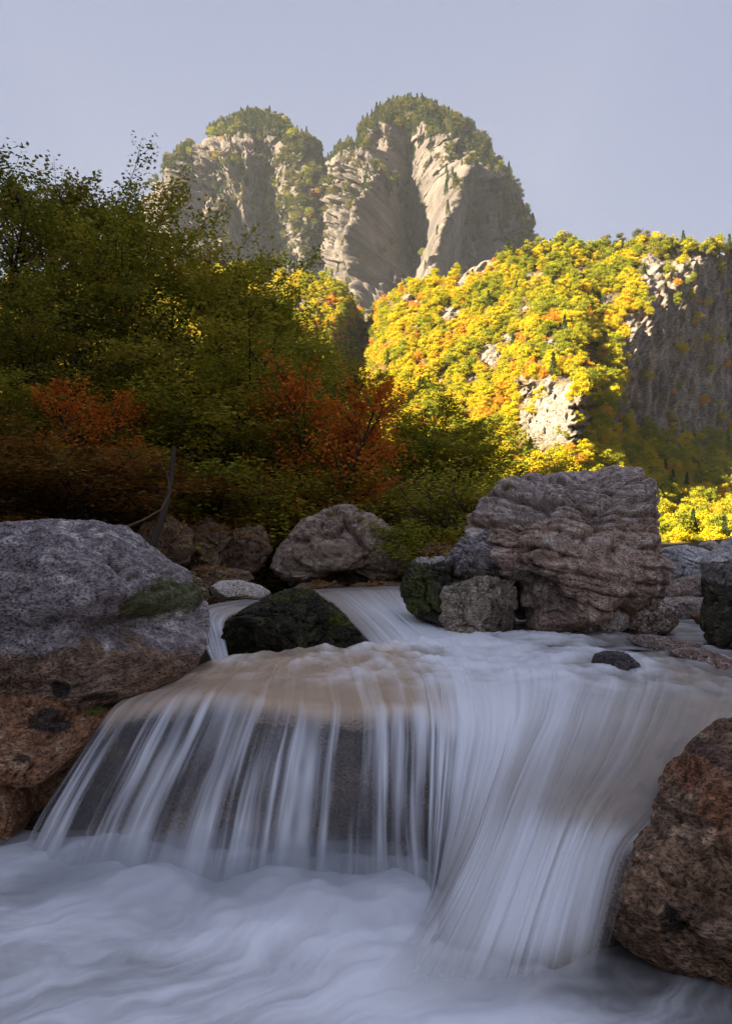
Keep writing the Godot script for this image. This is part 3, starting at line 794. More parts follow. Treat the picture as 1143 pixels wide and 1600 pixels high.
func build_litter() -> void:
	tuft("dry grass tuft on the layered boulder's left top corner", perch.layered, 792, 764, 0.12, 1)
	tuft("dry grass tuft midway along the layered boulder's top edge", perch.layered, 846, 752, 0.10, 2)
	tuft("dry tuft in the cleft atop the ridged boulder", perch.ridged, 515, 806, 0.16, 3)
	tuft("dry tuft on the ridged boulder's shoulder", perch.ridged, 560, 815, 0.12, 4)
	var m := MB.new()
	leaf(m, Vector3.ZERO, Vector3.RIGHT, Vector3.UP, 0.09, 0.055, Color(0.36, 0.15, 0.04))
	var m2 := MB.new()
	leaf(m2, Vector3.ZERO, Vector3.RIGHT, Vector3.UP, 0.08, 0.05, Color(0.30, 0.21, 0.06))
	rng.seed = 900
	for k in 2:
		var where := []
		for q in 6000:
			var z := -rng.randf_range(9.5, 24.0)
			var x := lerpf(-0.5, 0.16, rng.randf()) * -z
			var e := Basis.from_euler(Vector3(rng.randf_range(-0.5, 0.5), rng.randf() * TAU, rng.randf_range(-0.5, 0.5)))
			where.append(Transform3D(e, Vector3(x, ground_y(x, z) + 0.03, z)))
		for b in leafy:
			fallen(b[0], b[1], 0.45, where)
		fallen(perch.ridged, 22, 0.5, where)
		scatter("leaf_litter", (m if k == 0 else m2).mesh(leaf_m), where)
	var b := MB.new()
	var arc := PackedVector3Array()
	for p in [[165, 842, 9.0], [190, 826, 9.2], [225, 812, 9.5], [252, 796, 9.8], [266, 770, 10.0], [262, 742, 10.1], [250, 720, 10.1]]:
		arc.append(at(p[0], p[1], p[2]))
	tube(b, arc, 0.016, 0.006, 6, Color(0.22, 0.15, 0.08))
	tag(put("bare_branch", b.mesh(bark_m)), "thin bare branch arching over the great smooth boulder's crest", "branch")
	b = MB.new()
	arc = PackedVector3Array()
	for p in [[228, 880, 10.4], [242, 840, 10.6], [256, 800, 10.8], [266, 760, 11.2], [272, 700, 11.6]]:
		arc.append(at(p[0], p[1], p[2]))
	tube(b, arc, 0.06, 0.03, 8, Color(0.09, 0.065, 0.045))
	tag(put("leaning_trunk", b.mesh(bark_m)), "slim dark leaning trunk beside the orange-brown shaded boulder", "trunk")

# A peak between its two outlines, left and right, [py, px] from the top down.
func peak(called: String, left: Array, right: Array, d: float, deep: float, ribs: Array, y0: float, y1: float) -> MB:
	var w := 520
	var h := 260
	var m := MB.new()
	for y in h:
		var t := y / float(h - 1)
		var py := lerpf(y0, y1, pow(t, 1.25))
		var l := cat(left, py)
		var r := cat(right, py)
		var rag := smoothstep(0.0, 0.08, t)
		l += rag * (9.0 * n_b.get_noise_2d(py * 0.03, 11.0) + 5.0 * n_cell.get_noise_2d(py * 0.11, 3.0))
		r += rag * (9.0 * n_b.get_noise_2d(py * 0.03, 47.0) + 5.0 * n_cell.get_noise_2d(py * 0.11, 23.0))
		for x in w:
			var a := x / float(w - 1) * TAU
			var cx := (l + r) / 2
			var hw := maxf((r - l) / 2, 0.5)
			var ca := cos(a)
			var sa := sin(a)
			var px := cx + hw * signf(ca) * pow(absf(ca), 0.85)
			var p := at(px, py, d - signf(sa) * pow(absf(sa), 0.8) * hw / FOC * d * deep)
			var n := Vector3(ca, 0.15, sa)
			var s := p * 0.01
			var sw := s + Vector3(n_a.get_noise_3dv(s * 3.0), n_a.get_noise_3dv(s * 3.0 + Vector3(7, 0, 0)), n_a.get_noise_3dv(s * 3.0 + Vector3(0, 9, 0))) * 0.10
			sw.x += s.y * 0.25
			var out := n_a.get_noise_3dv(s * Vector3(1.6, 1.0, 1.6)) * 18.0 - 14.0 * maxf(0, n_ridge.get_noise_3dv(s * Vector3(1.5, 0.7, 1.5)))
			out += n_cell.get_noise_3dv(sw * Vector3(4.0, 1.6, 4.0)) * 8.0 + n_cell.get_noise_3dv(sw * Vector3(9.0, 5.0, 9.0)) * 4.5 + n_cell.get_noise_3dv(sw * Vector3(20.0, 13.0, 20.0)) * 2.2
			out += n_b.get_noise_3dv(s * Vector3(10, 6, 10)) * 4.0
			var grow := smoothstep(0.02, 0.2, t)
			if sa > 0:
				for b in ribs:
					var rx: float = b[0] + (py - b[1]) * b[5]
					out += b[4] * exp(-pow((px - rx) / b[2], 2.0)) * exp(-pow((py - b[1]) / b[3], 4.0)) * pow(sa, 1.2)
			p.y += (n_b.get_noise_3dv(s * Vector3(9, 0, 9)) * 7.0 + n_cell.get_noise_3dv(sw * Vector3(12, 0, 12)) * 4.0) * (1.0 - smoothstep(0.0, 0.5, t))
			m.v.append(p + n * out * grow * (0.3 + 0.7 * absf(sa)))
			var e := n_b.get_noise_3dv(s * Vector3(5, 3, 5))
			var c := Color(0.27, 0.228, 0.20).lerp(Color(0.17, 0.143, 0.128), clampf(0.5 + e * 1.5, 0, 1))
			var run := n_c.get_noise_3dv(s * Vector3(14, 1.6, 14))
			c = c.lerp(Color(0.16, 0.15, 0.15), clampf(run * 2.2 - 0.25, 0, 0.75))
			m.c.append(c)
	m.grid(w, h, true)
	var o := put(called, m.mesh(far_rock_m))
	tag(o, "", "", "", "structure")
	return m

# ---------------------------------------------------------------- trees

func tube(m: MB, pts: PackedVector3Array, r0: float, r1: float, sides: int, c: Color) -> void:
	var first := m.v.size()
	var k := pts.size()
	for j in k:
		var dir := (pts[mini(j + 1, k - 1)] - pts[maxi(j - 1, 0)]).normalized()
		var a := dir.cross(Vector3(0.31, 0.2, 0.93)).normalized()
		var b := dir.cross(a)
		var r := lerpf(r0, r1, j / float(k - 1))
		for s in sides:
			var v := a * cos(s * TAU / sides) + b * sin(s * TAU / sides)
			m.v.append(pts[j] + v * r)
			m.n.append(v)
			m.c.append(c)
	for j in k - 1:
		for s in sides:
			var p := first + j * sides + s
			var q := first + j * sides + (s + 1) % sides
			m.i.append_array(PackedInt32Array([p, p + sides, q, q, p + sides, q + sides]))

func leaf(m: MB, p: Vector3, along: Vector3, nrm: Vector3, long: float, wide: float, c: Color) -> void:
	var side := along.cross(nrm).normalized() * wide * 0.5
	var n := along.cross(side).normalized()
	var f := m.v.size()
	m.v.append(p)
	m.v.append(p + along * long * 0.45 + side - n * wide * 0.12)
	m.v.append(p + along * long)
	m.v.append(p + along * long * 0.45 - side - n * wide * 0.12)
	for k in 4:
		m.n.append(n)
		m.c.append(c)
	m.i.append_array(PackedInt32Array([f, f + 1, f + 2, f, f + 2, f + 3]))

func r3() -> Vector3:
	return Vector3(rng.randf_range(-1, 1), rng.randf_range(-1, 1), rng.randf_range(-1, 1))

# A broadleaf tree: [wood mesh, crown mesh]. wide is the crown's radius, low the share of the height that is bare.
func tree_mesh(sd: int, tall: float, wide: float, low: float, leaves: int, size: float, shades: Array, o := {}) -> Array:
	rng.seed = sd
	var wood := MB.new()
	var crown := MB.new()
	var bark: Color = o.get("bark", Color(0.075, 0.055, 0.04))
	var stems: int = o.get("stems", 1)
	var limbs: int = o.get("limbs", 54)
	var up: float = o.get("up", 0.8)
	for s in stems:
		var spine := PackedVector3Array()
		var tilt := Vector3(rng.randf_range(-1, 1), 0, rng.randf_range(-1, 1)) * (0.05 if stems == 1 else 0.30)
		var h := tall * (1.0 if s == 0 else rng.randf_range(0.65, 0.95))
		var wob := rng.randf() * 9.0
		for j in 11:
			var t := j / 10.0
			spine.append(Vector3(sin(wob + t * 4.0) * 0.03 * h * t, h * t, cos(wob * 1.7 + t * 3.4) * 0.03 * h * t) + tilt * h * t)
		tube(wood, spine, tall * 0.013 + 0.02, 0.012, 7, bark)
		var n := limbs / stems
		for l in n:
			var t := lerpf(low, 0.985, (l + rng.randf() * 0.8) / n)
			var from := spine[int(t * 10)].lerp(spine[mini(int(t * 10) + 1, 10)], t * 10 - int(t * 10))
			var prof := pow(sin(PI * clampf(lerpf(0.24, 1.0, (t - low) / (1 - low)), 0, 1)), 0.75) + 0.10
			var reach := wide * prof * rng.randf_range(0.7, 1.2)
			var az := l * 2.39996 + rng.randf_range(-0.4, 0.4) + s * 2.1
			var rise := lerpf(0.35, 2.0, pow(t, 1.3)) * up * rng.randf_range(0.6, 1.4)
			var flat := Vector3(cos(az), 0, sin(az))
			var arm := PackedVector3Array()
			for j in 6:
				var u := j / 5.0
				arm.append(from + flat * reach * u + Vector3(0, reach * (rise * u + 0.16 * sin(u * 3.0) - 0.10 * u * u), 0) + r3() * 0.04 * reach * u)
			tube(wood, arm, 0.006 * tall * (1.1 - t) + 0.008, 0.004, 4, bark)
			var tint: float = rng.randf()
			var subs := 9
			for b in subs:
				var u := lerpf(0.25, 1.0, (b + rng.randf()) / subs)
				var q := arm[int(u * 5)].lerp(arm[mini(int(u * 5) + 1, 5)], u * 5 - int(u * 5))
				var turn := az + (1 if b % 2 else -1) * rng.randf_range(0.3, 1.2) * (0.3 if b == subs - 1 else 1.0)
				var sl := reach * 0.42 * (1.25 - u * 0.6) + 0.12
				var sd2 := Vector3(cos(turn), rise * 0.5 + rng.randf_range(-0.35, 0.6), sin(turn)).normalized()
				tube(wood, PackedVector3Array([q, q + sd2 * sl * 0.6, q + sd2 * sl]), 0.007, 0.003, 3, bark)
				var count := int(leaves / float(limbs * subs))
				for k in count:
					var f := pow(rng.randf(), 0.7)
					var side := sd2.cross(Vector3.UP).normalized()
					var p := q + sd2 * sl * f * 1.08 + side * rng.randf_range(-1, 1) * (0.12 + sl * 0.26) + Vector3(0, rng.randf_range(-1, 0.8) * (0.10 + sl * 0.22), 0)
					var dir := (sd2 * 0.7 + side * rng.randf_range(-1, 1) + r3() * 0.4 + Vector3(0, -0.35, 0)).normalized()
					var nrm := (Vector3.UP * 0.8 + r3()).normalized()
					var mixv := clampf(tint * 0.5 + rng.randf() * 0.6 + 0.35 * n_a.get_noise_3dv(p * 0.9) , 0, 0.999) * (shades.size() - 1)
					var c: Color = shades[int(mixv)].lerp(shades[int(mixv) + 1], mixv - int(mixv))
					var z := size * rng.randf_range(0.65, 1.25)
					leaf(crown, p, dir, nrm, z, z * 0.58, c * rng.randf_range(0.8, 1.15))
	return [wood.mesh(bark_m), crown.mesh(leaf_m)]

# A tree seen from far off: clumps of leaves through a lumpy crown.
func far_tree_mesh(sd: int, tall: float, wide: float, clumps: int, size: float, shades: Array, fir := false) -> Array:
	rng.seed = sd
	var wood := MB.new()
	var crown := MB.new()
	tube(wood, PackedVector3Array([Vector3(0, -0.6, 0), Vector3(0.1, tall * 0.4, 0), Vector3(0, tall * 0.85, 0.1)]), 0.11, 0.03, 5, Color(0.09, 0.07, 0.05))
	var lobes := []
	for k in 9:
		var t := (k + 0.5) / 9.0
		var a := k * 2.4 + rng.randf()
		var r := wide * 0.62 * sin(PI * lerpf(0.25, 0.92, t))
		lobes.append([Vector3(cos(a) * r, tall * lerpf(0.20, 0.90, t), sin(a) * r) * rng.randf_range(0.85, 1.15), wide * rng.randf_range(0.22, 0.58), rng.randf()])
		if k < 7:
			tube(wood, PackedVector3Array([Vector3(0, tall * lerpf(0.12, 0.6, t), 0), lobes[-1][0]]), 0.05, 0.015, 4, Color(0.09, 0.07, 0.05))
	for k in clumps:
		var p := Vector3.ZERO
		var out := Vector3.UP
		var tint := rng.randf()
		if fir:
			var t := pow(rng.randf(), 0.8)
			var tier := floorf(t * 9.0) / 9.0
			var a := rng.randf() * TAU
			var r := wide * (1.0 - t) * rng.randf_range(0.25, 1.0) * (0.75 + 0.25 * (t - tier) * 9.0)
			p = Vector3(cos(a) * r, tall * (0.10 + 0.9 * t) - r * 0.25, sin(a) * r)
			out = Vector3(cos(a), 0.7, sin(a)).normalized()
		else:
			var l: Array = lobes[rng.randi() % lobes.size()]
			out = r3().normalized()
			if out.y < -0.3:
				out.y *= -0.5
			p = l[0] + out * Vector3(1.0, 0.9, 1.0) * float(l[1]) * rng.randf_range(0.35, 1.18)
			tint = clampf(float(l[2]) * 0.6 + rng.randf() * 0.5, 0, 1)
		var mixv := minf(tint, 0.999) * (shades.size() - 1)
		var c: Color = shades[int(mixv)].lerp(shades[int(mixv) + 1], mixv - int(mixv))
		var along := (r3() + out * 0.3).normalized()
		var z := size * rng.randf_range(0.6, 1.3)
		leaf(crown, p, along, (out + r3() * 0.7).normalized(), z, z * 0.75, c * rng.randf_range(0.75, 1.2))
	return [wood.mesh(bark_m), crown.mesh(far_leaf_m)]

func plant(called: String, label: String, category: String, group: String, meshes: Array, where: Vector3, turn: float, size: Vector3) -> Node3D:
	var o := Node3D.new()
	o.name = numbered(called)
	add_child(o)
	o.position = where
	o.rotation.y = turn
	o.scale = size
	put("trunk", meshes[0], o)
	put("crown", meshes[1], o)
	tag(o, label, category, group)
	return o

const OLIVE := [Color(0.180, 0.221, 0.024), Color(0.288, 0.299, 0.031), Color(0.432, 0.377, 0.036), Color(0.552, 0.390, 0.043)]
const DEEP := [Color(0.132, 0.169, 0.022), Color(0.216, 0.234, 0.029), Color(0.336, 0.299, 0.036), Color(0.420, 0.260, 0.043)]
const BRONZE := [Color(0.17, 0.14, 0.025), Color(0.28, 0.14, 0.025), Color(0.38, 0.13, 0.025)]
const ORANGE := [Color(0.55, 0.16, 0.02), Color(0.72, 0.20, 0.024), Color(0.80, 0.30, 0.035)]

func build_wood() -> void:
	var tall := [tree_mesh(11, 10.0, 2.7, 0.06, 30000, 0.115, DEEP), tree_mesh(12, 9.4, 2.5, 0.05, 29000, 0.115, OLIVE), tree_mesh(13, 8.6, 2.6, 0.04, 29000, 0.11, OLIVE, {"stems": 3, "limbs": 63}), tree_mesh(14, 9.0, 2.0, 0.10, 15000, 0.115, DEEP, {"up": 1.1})]
	var bronze := tree_mesh(15, 4.2, 1.7, 0.04, 15000, 0.10, BRONZE, {"stems": 3})
	var orange := tree_mesh(16, 4.4, 1.1, 0.06, 9000, 0.10, ORANGE, {"stems": 2, "up": 1.0})
	var bush := tree_mesh(17, 2.6, 1.6, 0.02, 14000, 0.09, OLIVE, {"stems": 5, "limbs": 35, "up": 0.7})
	var bare := tree_mesh(18, 2.2, 1.2, 0.02, 2600, 0.05, [Color(0.10, 0.085, 0.05), Color(0.14, 0.11, 0.07)], {"stems": 7, "limbs": 63, "up": 1.3, "bark": Color(0.13, 0.10, 0.075)})
	# [label, mesh, px of the stem, d, py of the top, turn, width]
	var rows := [
		["tall dark green tree at the left frame edge", tall[0], 10, 21.0, 262, 0.3, 1.15],
		["sparse-topped tall tree poking highest into the sky", tall[3], 120, 22.0, 236, 1.1, 1.0],
		["leaning dark tree behind the sparse-topped tall tree", tall[0], -70, 24.0, 285, 2.6, 1.2],
		["tall olive tree third from the left frame edge", tall[1], 205, 22.5, 318, 4.1, 1.1],
		["broad olive tree in front of the left grey peak's foot", tall[2], 290, 21.0, 352, 0.9, 1.05],
		["full green tree whose crown covers the peak's lower corner", tall[1], 365, 22.0, 398, 2.2, 1.0],
		["dark leafy tree filling the middle of the shaded wood", tall[0], 120, 18.5, 430, 5.0, 1.3],
		["spreading olive tree low in the middle of the wood", tall[2], 285, 17.5, 505, 3.3, 1.35],
		["slim dark tree stepping down from the wood's crest", tall[1], 425, 22.5, 448, 1.7, 1.0],
		["olive tree beside the upper red-orange sapling", tall[2], 470, 21.0, 508, 5.6, 1.0],
		["rounded dark tree above the ridged boulder", tall[1], 545, 22.0, 575, 0.5, 1.15],
		["low olive tree where the wood meets the sunny slope", tall[2], 610, 22.5, 640, 2.9, 1.2],
		["small olive tree behind the ridged boulder's right shoulder", tall[1], 660, 21.5, 668, 4.4, 1.4],
		["rounded olive tree next to the layered boulder", tall[2], 735, 22.0, 690, 1.3, 1.5],
		["dark tree trunked close behind the great smooth boulder", tall[0], 40, 17.0, 520, 1.9, 1.3],
		["shaded tree leaning over the brown boulders", tall[1], 375, 17.5, 590, 3.9, 1.4],
		["bushy dark tree low behind the left bronze sapling", tall[2], -20, 15.5, 600, 2.1, 1.2],
		["dense olive tree just above the leaf-strewn mound", tall[2], 450, 18.0, 640, 0.1, 1.35],
	]
	for r in rows:
		var where := Vector3((r[2] - CX) / FOC * r[3], 0, -r[3])
		where.y = ground_y(where.x, where.z) - 0.1
		var h: float = EYE + (CY - r[4]) / FOC * r[3] - where.y
		var own: float = r[1][1].get_aabb().end.y - 0.25
		var k := h / own
		plant("broadleaf_tree", r[0], "tree", "trees of the shaded wood", r[1], where, r[5], Vector3(r[6], k, r[6]) if k > 0.75 else Vector3(r[6] * lerpf(k, 1, 0.4), k, r[6] * lerpf(k, 1, 0.4)))
	var low := [
		["red-orange sapling in front of the wood's left half", orange, 178, 15.0, 585, 4.4, 0.4, 0.75, "sapling"],
		["red-orange sapling at the edge of the sunny slope", orange, 498, 16.0, 560, 4.4, 2.0, 0.85, "sapling"],
		["rusty orange sapling beside the upper red-orange one", orange, 535, 16.5, 640, 4.4, 4.0, 0.8, "sapling"],
		["bronze sapling low at the left frame edge", bronze, 30, 13.5, 655, 4.2, 1.0, 1.0, "sapling"],
		["bronze sapling behind the great smooth boulder's crest", bronze, 120, 13.0, 690, 4.2, 3.0, 1.0, "sapling"],
		["bronze sapling overhanging the orange-brown boulder", bronze, 215, 14.0, 700, 4.2, 5.0, 1.0, "sapling"],
		["bronze sapling above the ridged boulder's left slope", bronze, 450, 15.5, 735, 4.2, 0.2, 0.9, "sapling"],
		["green bush growing over the rounded brown boulder", bush, 300, 15.0, 705, 2.6, 0.7, 1.2, "bush"],
		["green bush between brown boulders and ridged boulder", bush, 385, 16.0, 720, 2.6, 2.7, 1.2, "bush"],
		["olive bush directly behind the ridged boulder's peak", bush, 540, 16.5, 730, 2.6, 4.7, 1.2, "bush"],
		["olive bush right of the ridged boulder", bush, 640, 16.0, 760, 2.6, 1.9, 1.3, "bush"],
		["olive bush left of the layered boulder's top", bush, 700, 15.0, 745, 2.6, 3.6, 1.1, "bush"],
		["dark low bush in the gap before the layered boulder", bush, 690, 13.0, 800, 2.6, 5.2, 0.8, "bush"],
		["greyish twiggy bush above the layered boulder's left corner", bare, 745, 14.0, 728, 2.2, 1.0, 1.2, "bush"],
	]
	for r in low:
		var where := Vector3((r[2] - CX) / FOC * r[3], 0, -r[3])
		where.y = ground_y(where.x, where.z) - 0.08
		var k: float = (EYE + (CY - r[4]) / FOC * r[3] - where.y) / (r[1][1].get_aabb().end.y - 0.1)
		plant("sapling" if r[8] == "sapling" else "bush", r[0], r[8], "saplings at the wood's edge" if r[8] == "sapling" else "bushes along the far bank", r[1], where, r[6], Vector3(r[7], k, r[7]))

var far_kinds := []

func make_far_kinds() -> void:
	var gold := [Color(0.40, 0.35, 0.014), Color(0.54, 0.43, 0.015), Color(0.66, 0.48, 0.017)]
	var lime := [Color(0.24, 0.26, 0.014), Color(0.37, 0.35, 0.016), Color(0.52, 0.43, 0.018)]
	var green := [Color(0.15, 0.19, 0.016), Color(0.25, 0.27, 0.02), Color(0.38, 0.34, 0.02)]
	var rust := [Color(0.46, 0.20, 0.02), Color(0.60, 0.27, 0.025), Color(0.68, 0.34, 0.03)]
	var dark := [Color(0.03, 0.05, 0.016), Color(0.05, 0.075, 0.02), Color(0.08, 0.10, 0.022)]
	far_kinds = [
		["golden", [far_tree_mesh(31, 5.0, 2.1, 1500, 0.31, gold), far_tree_mesh(32, 4.4, 2.3, 1500, 0.31, gold)]],
		["lime yellow", [far_tree_mesh(33, 5.2, 2.1, 1500, 0.31, lime), far_tree_mesh(34, 4.6, 2.4, 1500, 0.31, lime)]],
		["green", [far_tree_mesh(35, 5.4, 2.2, 1500, 0.31, green), far_tree_mesh(36, 4.8, 2.3, 1500, 0.31, green)]],
		["rust orange", [far_tree_mesh(37, 3.6, 1.8, 1100, 0.30, rust), far_tree_mesh(38, 3.2, 1.9, 1100, 0.30, rust)]],
		["dull green", [far_tree_mesh(41, 5.2, 2.2, 900, 0.42, [Color(0.05, 0.07, 0.018), Color(0.09, 0.10, 0.022), Color(0.17, 0.15, 0.025)]), far_tree_mesh(42, 4.6, 2.3, 900, 0.42, [Color(0.07, 0.08, 0.02), Color(0.13, 0.12, 0.024), Color(0.22, 0.17, 0.03)])]],
		["dark pine", [far_tree_mesh(39, 7.5, 1.9, 900, 0.45, dark, true), far_tree_mesh(40, 6.6, 1.7, 800, 0.45, dark, true)]],
	]

func build_hill_trees() -> void:
	var spots := []
	rng.seed = 501
	var tries := 0
	var boxes := {}
	while tries < 120000 and spots.size() < 15000:
		tries += 1
		var px := rng.randf_range(-60, 1230)
		var top: float = lin(SKYLINE, px)
		var py := rng.randf_range(top + 1, 872)
		var d := hill_d(px, py)
		if rng.randf() > pow(d / 300.0, 1.6):
			continue
		var bare := maxf(maxf(lit_cliff_w(px, py), crag_w(px, py)), cliff_w(px, py) * (1.0 - smoothstep(640, 730, py)))
		bare = maxf(bare, maxf(lit_cliff_w(px, py - 28), crag_w(px, py - 12)))
		if py < top + 12 and px > 960:
			bare = 0.0
		if rng.randf() < bare * 0.97:
			continue
		var p := at(px, py, d) + Vector3(0, -0.3, 0)
		var key := Vector3i((p / 1.45).floor())
		if boxes.has(key):
			continue
		boxes[key] = true
		var hue := n_c.get_noise_3dv(p * 0.055) + rng.randf_range(-0.35, 0.35)
		var kind := 1
		if hue > 0.44:
			kind = 3
		elif hue > 0.02:
			kind = 0
		elif hue < -0.24:
			kind = 2
		if py < top + 26 and px > 800 and rng.randf() < 0.55:
			kind = [2, 4, 1, 4, 2, 4, 4, 1, 5][rng.randi() % 9]
		if rng.randf() < 0.012:
			kind = 5
		var s := rng.randf_range(0.42, 1.0)
		spots.append([px, py, d, p, kind, s, rng.randf() * TAU, s / d])
		var beside := at(px + rng.randf_range(-14, 14), py + rng.randf_range(-8, 8), d)  # undergrowth between the trees
		var b2 := px_of(beside)
		if b2.y > lin(SKYLINE, b2.x) and b2.y < 870:
			spots.append([b2.x, b2.y, d, at(b2.x, b2.y, hill_d(b2.x, b2.y)), [1, 2, 3, 0, 2][rng.randi() % 5], rng.randf_range(0.25, 0.5), rng.randf() * TAU, 0.0])
	spots.sort_custom(func(a, b): return a[7] > b[7])
	# the ones that show largest are trees of their own; only those the wood and boulders do not hide
	var own := 0
	var rest := {}
	for s in spots:
		var shows: bool = s[0] > 560 and s[0] < 1135 and s[1] < (740 if s[0] < 1030 else 840) and s[1] < 560 + (s[0] - 540) * 1.0
		var kind: Array = far_kinds[s[4]]
		var shape := int(s[6] * 10.0) % 2
		if shows and own < 300 and s[7] > 0:
			own += 1
			var zone := "on the sunlit slope left of the pale cliff"
			if s[0] > 955:
				zone = "in shade below the grey striped cliff"
			elif s[0] > 790 and s[1] > 680:
				zone = "at the foot of the pale sunlit cliff"
			elif s[0] > 790 and s[1] < 590:
				zone = "on the sunlit slope above the pale cliff"
			elif s[0] > 790:
				zone = "clinging beside the pale sunlit cliff"
			elif s[1] < 500:
				zone = "high on the sunlit slope under the peaks"
			if s[0] <= 790:
				zone = ("on the upper" if s[1] < 500 else "on the lower") + " sunlit slope " + ("beside the gully" if s[0] < 640 else "below the domed peak" if s[0] < 715 else "left of the pale cliff")
			var big := "little" if s[5] < 0.75 else "full-grown" if s[5] > 0.88 else "mid-sized"
			plant("hillside_tree", "%s %s tree %s" % [big, kind[0], zone], "tree", "%s %s trees %s" % [big, kind[0], zone], kind[1][shape], s[3], s[6], Vector3.ONE * s[5])
		else:
			var key := Vector2i(s[4], shape)
			if not rest.has(key):
				rest[key] = []
			rest[key].append(Transform3D(Basis(Vector3.UP, s[6]).scaled(Vector3.ONE * s[5]), s[3]))
	for key in rest:
		scatter("hillside_wood", far_kinds[key.x][1][key.y][1], rest[key])

func scatter(called: String, mesh: Mesh, where: Array) -> void:
	if where.is_empty():
		return
	var mm := MultiMesh.new()
	mm.transform_format = MultiMesh.TRANSFORM_3D
	mm.mesh = mesh
	mm.instance_count = where.size()
	for k in where.size():
		mm.set_instance_transform(k, where[k])
	var o := MultiMeshInstance3D.new()
	o.multimesh = mm
	o.name = numbered(called)
	add_child(o)
	tag(o, "", "", "", "stuff")

# Woods on the peaks: on ledges and tops, thinner on the walls.
func peak_trees(m: MB, sd: int, cover: Callable) -> void:
	rng.seed = sd
	var rest := {}
	for k in m.v.size():
		var p := m.v[k]
		var n := m.n[k]
		if p.z < -920.0 and n.z < -0.3:
			continue
		var q := px_of(p)
		var chance: float = cover.call(q.x, q.y, n)
		if rng.randf() > chance:
			continue
		var hue := n_c.get_noise_3dv(p * 0.012) + rng.randf_range(-0.3, 0.3)
		var kind := 4
		if hue > 0.40:
			kind = 2
		if hue > 0.6:
			kind = 3
		if hue < -0.05 or q.y < 250 and rng.randf() < 0.5:
			kind = 5
		var s := rng.randf_range(0.9, 2.2) * (1.0 if kind == 5 else 1.2)
		var key := Vector2i(kind, k % 2)
		if not rest.has(key):
			rest[key] = []
		rest[key].append(Transform3D(Basis(Vector3.UP, rng.randf() * TAU).scaled(Vector3.ONE * s), p + Vector3(0, -1.5, 0)))
	for key in rest:
		scatter("peak_wood", far_kinds[key.x][1][key.y][1], rest[key])

func build_peaks() -> void:
	var l1 := peak("grey_peak", [[186, 396], [190, 372], [205, 338], [220, 312], [240, 288], [265, 262], [290, 244], [330, 226], [400, 205], [560, 170]], [[186, 400], [190, 420], [200, 448], [222, 474], [236, 498], [262, 512], [330, 522], [440, 530], [560, 540]], 1000, 0.8, [[290, 320, 30, 120, 40, 0.1], [430, 330, 40, 120, -45, 0]], 186, 560)
	peak_trees(l1, 71, func(px, py, n):
		var c := 0.02
		if py < 215 or (px < 300 and py < 280 and n.y > 0.2):
			c = 0.5
		if px > 330 and py > 250:
			c = 0.38 * smoothstep(-0.15, 0.35, n_a.get_noise_2d(px * 0.35, py * 0.35) + 0.1)
		if px > 440:
			c = 0.4
		return c * 0.17)
	var l2 := peak("domed_peak", [[168, 640], [172, 612], [182, 592], [200, 572], [222, 552], [245, 526], [262, 510], [330, 507], [420, 505], [560, 505]], [[168, 648], [172, 668], [184, 694], [200, 726], [225, 752], [260, 782], [300, 800], [345, 822], [400, 838], [560, 870]], 900, 0.75, [[583, 360, 17, 100, 62, -0.25], [692, 365, 22, 95, 80, -0.2], [690, 245, 12, 26, 20, 0], [635, 300, 28, 100, -75, 0.1], [545, 350, 12, 100, -40, 0], [760, 330, 26, 100, -40, 0.2]], 168, 560)
	peak_trees(l2, 72, func(px, py, n):
		var c := 0.015
		if py < 215 - absf(px - 640) * 0.12 + 30.0 * n_a.get_noise_2d(px * 0.4, py * 0.2):
			c = 0.5
		if px > 725 + (py - 200) * 0.35 and py < 400:
			c = 0.28
		if px < 575 and py < 236:
			c = 0.4
		if n.y > 0.6:
			c = maxf(c, 0.15)
		if Vector2((px - 600) / 40.0, (py - 300) / 22.0).length() < 1.0 or Vector2((px - 720) / 40.0, (py - 275) / 22.0).length() < 1.0:
			c = maxf(c, 0.25)
		return c * 0.17)

# ---------------------------------------------------------------- the scene

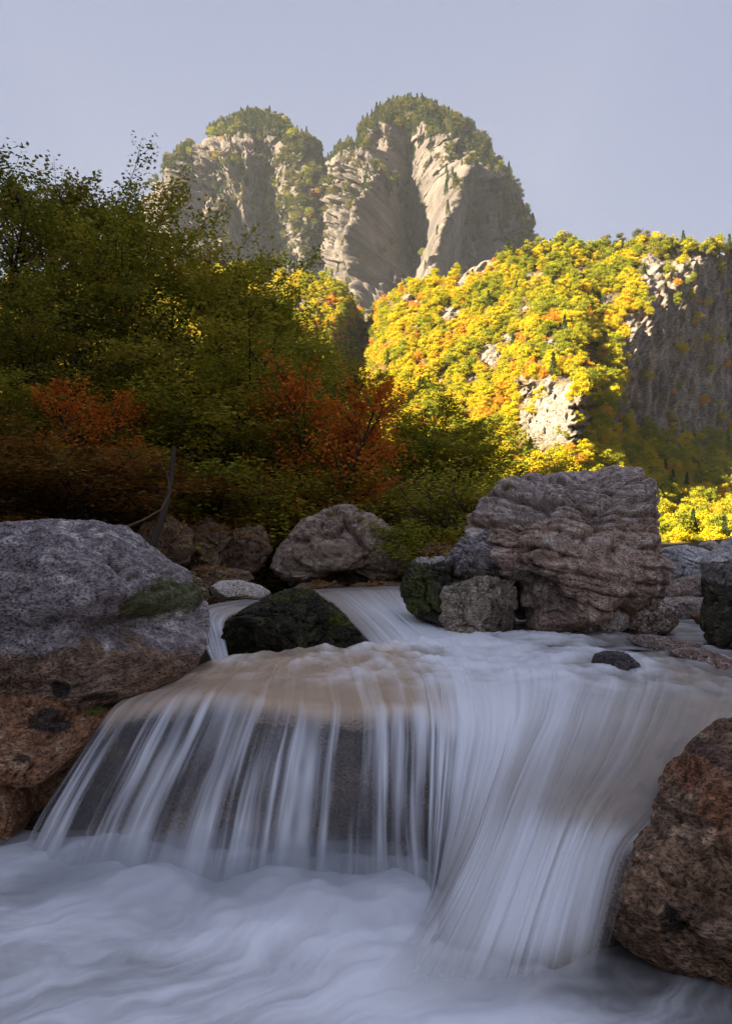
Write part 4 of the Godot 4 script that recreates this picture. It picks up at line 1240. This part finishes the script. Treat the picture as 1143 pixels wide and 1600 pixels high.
func _ready() -> void:
	var cam := Camera3D.new()
	cam.name = "camera"
	add_child(cam)
	cam.position = Vector3(0, EYE, 0)
	cam.set_frustum(1600.0 / FOC * 0.1, Vector2(0, (CY - 800.0) / FOC * 0.1), 0.1, 4000.0)
	cam.current = true

	var sky := ProceduralSkyMaterial.new()
	sky.sky_top_color = Color(0.060, 0.069, 0.104).linear_to_srgb()
	sky.sky_horizon_color = Color(0.120, 0.126, 0.150).linear_to_srgb()
	sky.sky_curve = 0.3
	sky.ground_bottom_color = Color(0.05, 0.05, 0.05).linear_to_srgb()
	sky.ground_horizon_color = Color(0.10, 0.10, 0.11).linear_to_srgb()
	var env := Environment.new()
	env.background_mode = Environment.BG_SKY
	env.sky = Sky.new()
	env.sky.sky_material = sky
	env.tonemap_mode = Environment.TONE_MAPPER_LINEAR
	env.tonemap_exposure = 5.2
	env.sdfgi_enabled = true
	env.ssao_enabled = true
	env.ssil_enabled = true
	env.volumetric_fog_enabled = true
	env.volumetric_fog_density = 0.0
	env.fog_enabled = true
	env.fog_density = 0.00007
	env.fog_light_color = Color(0.93, 0.96, 1.0)
	var world := WorldEnvironment.new()
	world.name = "world"
	world.environment = env
	add_child(world)

	var sun := DirectionalLight3D.new()
	sun.name = "sun"
	add_child(sun)
	sun.look_at_from_position(TO_SUN, Vector3.ZERO)
	sun.light_color = Color(1.0, 0.93, 0.80)
	sun.light_energy = 1.6
	sun.light_angular_distance = 0.5
	sun.shadow_enabled = true
	sun.sky_mode = DirectionalLight3D.SKY_MODE_LIGHT_ONLY

	n_a = noise(FastNoiseLite.TYPE_SIMPLEX_SMOOTH, 1.0, 3, 1)
	n_b = noise(FastNoiseLite.TYPE_SIMPLEX_SMOOTH, 1.0, 5, 2)
	n_c = noise(FastNoiseLite.TYPE_SIMPLEX_SMOOTH, 1.0, 3, 3)
	n_ridge = noise(FastNoiseLite.TYPE_SIMPLEX_SMOOTH, 1.0, 3, 4)
	n_ridge.fractal_type = FastNoiseLite.FRACTAL_RIDGED
	n_cell = noise(FastNoiseLite.TYPE_CELLULAR, 1.0, 1, 5)
	n_cell.fractal_type = FastNoiseLite.FRACTAL_NONE
	n_cell.cellular_return_type = FastNoiseLite.RETURN_CELL_VALUE
	make_materials()
	build_ground()
	make_far_kinds()
	build_hill()
	build_peaks()
	build_water()
	build_rocks()
	build_wood()
	build_litter()
	build_hill_trees()
